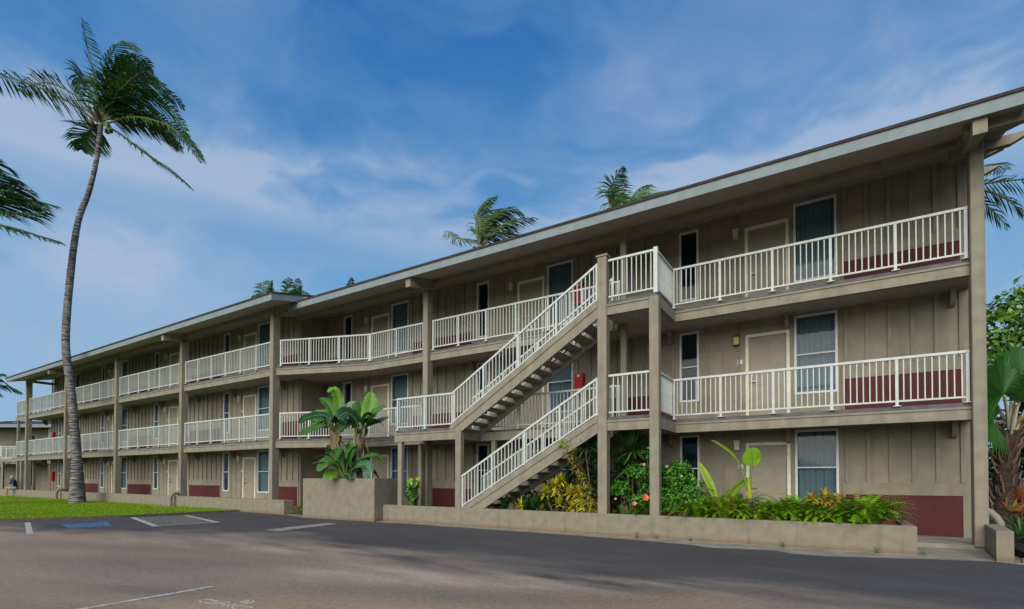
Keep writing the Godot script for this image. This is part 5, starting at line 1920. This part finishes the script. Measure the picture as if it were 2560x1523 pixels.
	shrub("broadleaf_tree", "bright green leafy tree beyond the fan palm at the right edge", "tree", Vector3(6.6, 0, -27), [[-1.2, 7.6, 0, 0.8, 0.8, 0.9, 380], [-0.2, 8.3, 0, 0.9, 0.9, 1, 420], [-1.7, 6.3, 0.3, 0.9, 0.6, 1, 420], [-0.4, 6.6, 0.5, 1.2, 1.0, 1.2, 760], [0.8, 7.4, 0, 1.3, 1.3, 1.3, 760], [-1.0, 5.3, 0.5, 1.5, 0.9, 1.3, 800], [0.9, 5.3, 0.3, 1.6, 1.1, 1.3, 800], [-0.2, 9.1, 0, 0.5, 0.4, 0.6, 120]], 0.26, tg, Color(0.14, 0.11, 0.08))
	var dk := [Color(0.018, 0.05, 0.012), Color(0.03, 0.08, 0.015), Color(0.012, 0.035, 0.01)]
	shrub("hedge", "dark dense hedge behind the fan palm at the right edge", "hedge", Vector3(6.2, 0, -23), [[-1.8, 1.5, 0, 1.4, 1.5, 0.8, 1500], [0.6, 1.5, 0, 1.5, 1.6, 0.8, 1500], [-0.8, 2.8, 0, 1.6, 1.1, 0.8, 1300], [2.6, 2.0, 0, 1.6, 1.8, 0.8, 1300]], 0.22, dk, Color(0.07, 0.05, 0.04))
	m = MB.new()
	m.box(Vector3(0, 0.95, 0), Vector3(3.2, 0.42, 0.5))
	m.box(Vector3(-1.3, 0.4, 0), Vector3(0.08, 0.8, 0.4))
	m.box(Vector3(1.3, 0.4, 0), Vector3(0.08, 0.8, 0.4))
	t = thing("garden_counter", "dark counter with a pale top edge behind the red bromeliad", "counter", Vector3(5.2, 0.12, -20.6))
	part("body", m, M.dark, t)
	m = MB.new()
	m.cbox(Vector3(-1.65, 1.162, -0.28), Vector3(1.65, 1.20, 0.28), 0.008)
	part("counter_top", m, M.metal, t)
	rosette_plant("bromeliad", "large red and yellow bromeliad right of the drain pipe", "plant", Vector3(3.05, 0.1, -14.7), [[0.06, 0.78, 0, 0.40, 34], [-0.1, 0.5, 0.15, 0.32, 22], [0.2, 0.55, 0.1, 0.34, 22]], [Color(0.42, 0.09, 0.07), Color(0.52, 0.2, 0.10), Color(0.40, 0.24, 0.05), Color(0.22, 0.2, 0.05), Color(0.5, 0.13, 0.12)], 0.095, 0.45, Color(0.14, 0.1, 0.06), "", 0.5)
	for p in [[2.95, -14.2, 0.5], [3.3, -14.0, 0.55], [2.75, -14.9, 0.45], [3.6, -14.4, 0.5], [3.0, -13.4, 0.4]]:
		rosette_plant("lily_clump", "grassy green clump under the red bromeliad at the right edge", "plant", Vector3(p[0], 0.1, p[1]), [[0, 0.06, 0, float(p[2]), 70]], [Color(0.05, 0.15, 0.03), Color(0.09, 0.22, 0.05), Color(0.03, 0.09, 0.02), Color(0.16, 0.26, 0.14)], 0.035, 1.0, Color(0.05, 0.1, 0.02), "grassy clumps under the red bromeliad", 0.8)
	# --- seen past the far end of the building
	var yg := [Color(0.34, 0.36, 0.04), Color(0.24, 0.30, 0.03), Color(0.42, 0.42, 0.08)]
	shrub("croton_bush", "yellow-green bush left of the far wing's end column", "shrub", Vector3(-54.5, 0, -16.8), [[0, 1.3, 0, 0.8, 1.1, 0.8, 420]], 0.22, yg, Color(0.1, 0.08, 0.05))
	shrub("croton_bush", "yellow-green bush under the far wing's end walkway", "shrub", Vector3(-54.0, 0, -18.8), [[0, 1.5, 0, 0.7, 1.1, 0.8, 420]], 0.22, yg, Color(0.1, 0.08, 0.05))


func build_palms() -> void:
	var g := Color(0.055, 0.15, 0.035)
	var s := 0.008527
	var tr := [Vector3(-31.45, 0.0, -10.3), Vector3(-31.48, 2.59, -10.23), Vector3(-31.67, 5.63, -10.04), Vector3(-31.87, 8.06, -9.86), Vector3(-31.62, 11.52, -9.95), Vector3(-31.31, 13.95, -10.11), Vector3(-30.86, 15.38, -10.37), Vector3(-30.52, 17.0, -10.56), Vector3(-30.32, 18.85, -10.65)]
	var fronds := [
		[-40, 40, -165, 170, -315, 250, -435, 260, -525, 230, 0.3], [-45, 20, -185, 110, -385, 190, -505, 205, -590, 130, -0.5], [-30, 80, -85, 190, -145, 310, -205, 370, -228, 280, 0.6], [-10, 90, -55, 290, -105, 460, -142, 630, 0.2],
		[15, 90, 50, 270, 110, 370, 190, 400, 275, 330, -0.6], [15, 90, 40, 300, 90, 430, 150, 470, 190, 440, 0.7], [40, 50, 135, 150, 265, 210, 365, 190, 500, 45, -0.8], [45, 30, 175, 80, 315, 60, 415, -10, 520, -110, 0.5],
		[50, 0, 175, 20, 315, -5, 465, -80, 620, -270, -0.3], [50, -30, 155, -100, 275, -200, 415, -300, 578, -435, -0.5], [-40, -25, -100, -55, -145, -130, 0.2], [35, 90, 135, 270, 265, 290, 370, 220, 0.8],
		[15, 80, 115, 150, 245, 150, 365, 110, 485, -50, 0.2], [20, 100, 70, 250, 130, 330, 220, 340, 300, 250, 0.2], [40, 40, 140, 90, 250, 60, 330, -20, 0.9], [20, 95, 85, 230, 165, 290, 270, 250, -0.5], [30, 90, 110, 210, 200, 250, 310, 180, 0.5], [45, 20, 165, 50, 290, 25, 390, -70, 0.6], [10, 100, 30, 260, 90, 380, 160, 420, 0.1]]
	palm("tall leaning coconut palm with windblown crown on the lawn", tr, [0.36, 0.215, 0.19, 0.175, 0.168, 0.158, 0.146, 0.125, 0.105, 0.11], fronds, 1.3, g, s, 0.9, 16, 58)
	# the others: offsets in pixels of the frame times metres per pixel
	var k := 24.0 / FOCAL
	palm("coconut palm whose fronds reach in from the left edge", [Vector3(-32.8, 0, -6.6), Vector3(-32.6, 7, -6.7), Vector3(-33.1, 13.8, -6.7)], [0.4, 0.25, 0.2], [[40, 60, 90, 70, 110, 55], [45, 40, 90, 45, 140, 40], [50, 15, 110, 30, 157, 28], [40, 0, 130, 0, 188, -12], [40, -10, 130, -28, 207, -32], [40, -40, 110, -58, 209, -88], [-20, 80, -70, 120, -130, 90], [-60, 10, -130, 0, -180, -60], [10, 90, 40, 120, 70, 100], [-40, -20, -100, -60, -130, -130], [60, 5, 110, 15, 150, 5]], 1.35, Color(0.05, 0.12, 0.03), k, 1.2, 10, 40)
	k = 34.0 / FOCAL
	palm("coconut palm behind the roof near the middle, one frond curling left", [Vector3(-19.4, 0, -27.6), Vector3(-19.45, 8, -27.6), Vector3(-19.3, 16.4, -27.65)], [0.35, 0.22, 0.18], [[-12, 57, 0, 100, 38, 125], [0, 67, 30, 106, 70, 108], [17, 67, 70, 91, 104, 67], [20, 30, 80, 46, 132, 36], [-24, 15, -68, 30, -88, 58], [20, 20, 70, 20, 90, 4], [5, 60, 50, 95, 90, 85], [10, 50, 55, 75, 85, 60], [-8, 70, 10, 110, 25, 122], [15, 40, 60, 60, 100, 30]], 1.15, Color(0.075, 0.15, 0.035), k, 1.7, 8, 40)
	k = 26.0 / FOCAL
	palm("coconut palm behind the roof right of the middle, only fronds showing", [Vector3(-9.4, 0, -24.7), Vector3(-9.4, 7, -24.7), Vector3(-8.9, 14.0, -24.74)], [0.33, 0.22, 0.18], [[-14, 45, -22, 80, -8, 104], [28, 55, 54, 90, 80, 108], [56, 52, 106, 78, 150, 78], [-6, 40, 0, 70, 10, 90], [40, 50, 70, 80, 105, 92], [30, 40, 70, 60, 110, 50], [-20, 30, -30, 70, -18, 100], [50, 30, 100, 30, 130, 0]], 1.2, Color(0.075, 0.16, 0.04), k, 1.3, 8, 42)
	k = 45.0 / FOCAL
	palm("small palm top above the inner corner of the two roofs", [Vector3(-39.46, 0, -27.62), Vector3(-39.4, 8, -27.6), Vector3(-39.46, 16.0, -27.62)], [0.3, 0.2, 0.18], [[-12, 30, -8, 55, 0, 66], [6, 30, 20, 50, 26, 58], [10, 30, 30, 40, 44, 52], [20, 15, 45, 28, 60, 26], [-2, 35, 6, 60, 14, 62], [-25, 30, -45, 40, -50, 58], [15, 30, 30, 46, 45, 40]], 0.9, Color(0.10, 0.19, 0.03), k, 0.7, 8)
	palm("palm tip left of the small palm above the roof corner", [Vector3(-41.2, 0, -26.5), Vector3(-41.2, 8, -26.5), Vector3(-41.2, 16.4, -26.5)], [0.3, 0.2, 0.18], [[-2, 25, -3, 50, 0, 62], [6, 25, 12, 48, 16, 58], [-10, 20, -30, 20, -50, -10], [20, 10, 40, 0, 55, -30]], 0.9, Color(0.05, 0.12, 0.04), k, 0.6, 8)
	palm("grey palm tip just above the roof edge left of the middle", [Vector3(-35.0, 0, -30.5), Vector3(-35.0, 8, -30.5), Vector3(-35.0, 16.3, -30.5)], [0.3, 0.2, 0.18], [[-8, 20, 2, 42, 10, 55], [4, 20, 16, 42, 30, 54], [10, 15, 30, 40, 48, 48], [-16, 10, -20, 25, -12, 40], [20, 10, 45, 30, 60, 36]], 0.8, Color(0.04, 0.07, 0.05), k, 0.6, 8)
	k = 20.0 / FOCAL
	palm("coconut palm behind the right-hand column with hanging fronds", [Vector3(4.2, 0, -26.5), Vector3(4.2, 6, -26.5), Vector3(4.15, 12.6, -26.5)], [0.33, 0.22, 0.18], [[40, 40, 90, 62, 140, 58], [35, 0, 90, -20, 135, -60], [15, -25, 50, -70, 75, -120], [-30, 30, -70, 40, -110, 10], [30, -10, 70, -45, 105, -100]], 0.95, g, k, 0.4, 8)
	k = 45.0 / FOCAL
	palm("distant palm whose tips show at the left edge above the low building", [Vector3(-61.5, 0, -13.2), Vector3(-61.5, 4, -13.2), Vector3(-61.5, 9.3, -13.2)], [0.3, 0.2, 0.18], [[20, 12, 40, 14, 55, 0], [20, 0, 40, 0, 58, -14], [15, 20, 35, 28, 48, 24], [-20, 10, -40, 0, -55, -20], [10, -10, 30, -16, 50, -30]], 0.9, g, k, 0.9, 8)


# ---------------------------------------------------------------- the person on the low wall
func body_mesh(bones: Array, lo: Vector3, hi: Vector3, cell: float, blend: float) -> MB:
	var n := Vector3i(((hi - lo) / cell).ceil()) + Vector3i.ONE
	var field := PackedFloat32Array()
	field.resize(n.x * n.y * n.z)
	field.fill(1.0)
	for b in bones:
		var a: Vector3 = b[0]
		var c: Vector3 = b[1]
		var pad: float = maxf(b[2], b[3]) + blend * 2.0 + cell
		var i0 := Vector3i(((a.min(c) - Vector3.ONE * pad - lo) / cell).floor()).clamp(Vector3i.ZERO, n - Vector3i.ONE)
		var i1 := Vector3i(((a.max(c) + Vector3.ONE * pad - lo) / cell).ceil()).clamp(Vector3i.ZERO, n - Vector3i.ONE)
		var ab := c - a
		var l2 := maxf(ab.length_squared(), 1e-6)
		for z in range(i0.z, i1.z + 1):
			for y in range(i0.y, i1.y + 1):
				for x in range(i0.x, i1.x + 1):
					var p := lo + Vector3(x, y, z) * cell
					var t := clampf((p - a).dot(ab) / l2, 0, 1)
					var d := (p - a - ab * t).length() - lerpf(b[2], b[3], t)
					var k := (z * n.y + y) * n.x + x
					var e := field[k]
					var h := clampf(0.5 + 0.5 * (e - d) / blend, 0, 1)
					field[k] = lerpf(e, d, h) - blend * h * (1.0 - h)
	var m := MB.new()
	var ids := {}
	var at := func(x: int, y: int, z: int) -> float: return field[(z * n.y + y) * n.x + x]
	for z in n.z - 1:
		for y in n.y - 1:
			for x in n.x - 1:
				var inside := 0
				var sum := Vector3.ZERO
				var cnt := 0
				var vals := []
				for k in 8:
					var f: float = at.call(x + (k & 1), y + ((k >> 1) & 1), z + (k >> 2))
					vals.append(f)
					if f < 0: inside += 1
				if inside == 0 or inside == 8:
					continue
				for e in [[0, 1], [2, 3], [4, 5], [6, 7], [0, 2], [1, 3], [4, 6], [5, 7], [0, 4], [1, 5], [2, 6], [3, 7]]:
					var fa: float = vals[e[0]]
					var fb: float = vals[e[1]]
					if (fa < 0) != (fb < 0):
						var t := fa / (fa - fb)
						var pa := Vector3(e[0] & 1, (e[0] >> 1) & 1, e[0] >> 2)
						var pb := Vector3(e[1] & 1, (e[1] >> 1) & 1, e[1] >> 2)
						sum += pa.lerp(pb, t)
						cnt += 1
				var grad := Vector3(vals[1] + vals[3] + vals[5] + vals[7] - vals[0] - vals[2] - vals[4] - vals[6], vals[2] + vals[3] + vals[6] + vals[7] - vals[0] - vals[1] - vals[4] - vals[5], vals[4] + vals[5] + vals[6] + vals[7] - vals[0] - vals[1] - vals[2] - vals[3]).normalized()
				ids[Vector3i(x, y, z)] = m.vert(lo + (Vector3(x, y, z) + sum / cnt) * cell, grad)
	for key in ids:
		var q: Vector3i = key
		for ax in 3:
			var u := Vector3i(0, 0, 0)
			u[(ax + 1) % 3] = 1
			var w := Vector3i(0, 0, 0)
			w[(ax + 2) % 3] = 1
			var st := Vector3i(0, 0, 0)
			st[ax] = 1
			if not (ids.has(q - u) and ids.has(q - w) and ids.has(q - u - w)):
				continue
			var f0: float = at.call(q.x, q.y, q.z)
			var e := q + st
			if e.x >= n.x or e.y >= n.y or e.z >= n.z:
				continue
			var f1: float = at.call(e.x, e.y, e.z)
			if (f0 < 0) == (f1 < 0):
				continue
			if f0 < 0:
				m.smooth_quad(ids[q - u - w], ids[q - w], ids[q], ids[q - u])
			else:
				m.smooth_quad(ids[q - u - w], ids[q - u], ids[q], ids[q - w])
	return m


func build_person() -> void:
	var t := thing("person", "person in navy top and white shorts sitting on the low wall at the left", "person", Vector3(-45.6, 0.03, -11.3))
	var skin := paint(0.45, 0.28, 0.19, 0.6, "", 1.0)
	var navy := paint(0.015, 0.025, 0.06, 0.85, "", 1.0)
	var cloth := paint(0.72, 0.70, 0.68, 0.85, "", 1.0)
	var cap := paint(0.32, 0.42, 0.46, 0.8, "", 1.0)
	var bones := [
		[Vector3(0, 0.60, -0.18), Vector3(0, 0.78, -0.17), 0.135, 0.13], [Vector3(0, 0.78, -0.17), Vector3(0, 1.0, -0.13), 0.13, 0.15], [Vector3(-0.13, 1.03, -0.12), Vector3(0.13, 1.03, -0.12), 0.075, 0.075], [Vector3(0, 1.05, -0.12), Vector3(0, 1.16, -0.09), 0.055, 0.05],
		[Vector3(0, 1.22, -0.06), Vector3(0, 1.28, -0.07), 0.085, 0.095], [Vector3(0, 1.19, 0.0), Vector3(0, 1.22, 0.02), 0.045, 0.04], [Vector3(0, 1.225, 0.04), Vector3(0, 1.235, 0.045), 0.016, 0.012]]
	for s in [-1.0, 1.0]:
		bones.append([Vector3(s * 0.09, 0.57, -0.16), Vector3(s * 0.14, 0.56, 0.22), 0.095, 0.068])
		bones.append([Vector3(s * 0.14, 0.55, 0.22), Vector3(s * 0.15, 0.12, 0.20), 0.062, 0.038])
		bones.append([Vector3(s * 0.15, 0.06, 0.18), Vector3(s * 0.17, 0.035, 0.36), 0.042, 0.032])
		bones.append([Vector3(s * 0.19, 1.02, -0.12), Vector3(s * 0.26, 0.78, -0.03), 0.05, 0.042])
		bones.append([Vector3(s * 0.26, 0.78, -0.03), Vector3(s * 0.15, 0.68, 0.18), 0.04, 0.03])
		for k in 5:
			var o := (k - 2) * 0.02
			var tip := Vector3(s * 0.12 + o, 0.645, 0.25 - absf(o) * 0.6) if k < 4 else Vector3(s * 0.10, 0.66, 0.22)
			bones.append([Vector3(s * 0.14 + o * 0.6, 0.67, 0.19), tip, 0.012, 0.009])
	part("body", body_mesh(bones, Vector3(-0.42, -0.05, -0.42), Vector3(0.42, 1.45, 0.5), 0.024, 0.03), skin, t)
	var shirt := [[Vector3(0, 0.58, -0.18), Vector3(0, 0.78, -0.17), 0.155, 0.145], [Vector3(0, 0.78, -0.17), Vector3(0, 1.0, -0.13), 0.145, 0.165], [Vector3(-0.14, 1.03, -0.12), Vector3(0.14, 1.03, -0.12), 0.088, 0.088]]
	for s in [-1.0, 1.0]:
		shirt.append([Vector3(s * 0.19, 1.02, -0.12), Vector3(s * 0.245, 0.84, -0.05), 0.066, 0.06])
	part("shirt", body_mesh(shirt, Vector3(-0.42, 0.38, -0.42), Vector3(0.42, 1.25, 0.2), 0.026, 0.03), navy, t)
	var shorts := []
	for s in [-1.0, 1.0]:
		shorts.append([Vector3(s * 0.08, 0.575, -0.17), Vector3(s * 0.135, 0.565, 0.14), 0.118, 0.092])
	part("shorts", body_mesh(shorts, Vector3(-0.36, 0.38, -0.4), Vector3(0.36, 0.8, 0.3), 0.026, 0.03), cloth, t)
	var hat := body_mesh([[Vector3(0, 1.305, -0.075), Vector3(0, 1.32, -0.07), 0.1, 0.095], [Vector3(-0.04, 1.31, 0.05), Vector3(0.04, 1.31, 0.05), 0.03, 0.03]], Vector3(-0.2, 1.1, -0.25), Vector3(0.2, 1.5, 0.2), 0.022, 0.02)
	part("cap", hat, cap, t)


# ---------------------------------------------------------------- the scene
func _ready() -> void:
	rng.seed = 20240611
	make_materials()

	var cam := Camera3D.new()
	cam.name = "camera"
	cam.projection = Camera3D.PROJECTION_FRUSTUM
	cam.near = 0.1
	cam.far = 900.0
	cam.size = 0.1 * 1523.0 / FOCAL
	cam.frustum_offset = Vector2(0.1 * (1280.0 - 1236.86) / FOCAL, 0.1 * (1173.53 - 761.5) / FOCAL)
	cam.transform = Transform3D(Basis(Vector3.UP, YAW) * Basis(Vector3.RIGHT, PITCH) * Basis(Vector3.BACK, ROLL), Vector3(0, 1.3, 0))
	add_child(cam)
	cam.current = true

	var exposure := 2.9
	var sky := Sky.new()
	var pan := PanoramaSkyMaterial.new()
	pan.panorama = sky_panorama()
	sky.sky_material = pan
	var env := Environment.new()
	env.background_mode = Environment.BG_SKY
	env.sky = sky
	env.background_energy_multiplier = 1.0 / exposure
	env.tonemap_mode = Environment.TONE_MAPPER_LINEAR
	env.tonemap_exposure = exposure
	env.sdfgi_enabled = true
	env.ssao_enabled = true
	env.ssil_enabled = true
	var we := WorldEnvironment.new()
	we.name = "environment"
	we.environment = env
	add_child(we)

	var sun := DirectionalLight3D.new()
	sun.name = "sun"
	sun.light_energy = 0.385
	sun.light_angular_distance = 60.0
	sun.light_color = Color(1.0, 0.97, 0.92)
	sun.shadow_enabled = true
	sun.transform = Transform3D(Basis.looking_at(-Vector3(0.12, 0.50, 0.86).normalized(), Vector3.UP), Vector3(0, 30, 10))
	add_child(sun)

	build_ground()
	build_right_wing()
	build_left_wing()
	build_far_building()
	build_walls()
	build_palms()
	build_bird_of_paradise()
	build_planting()
	build_person()
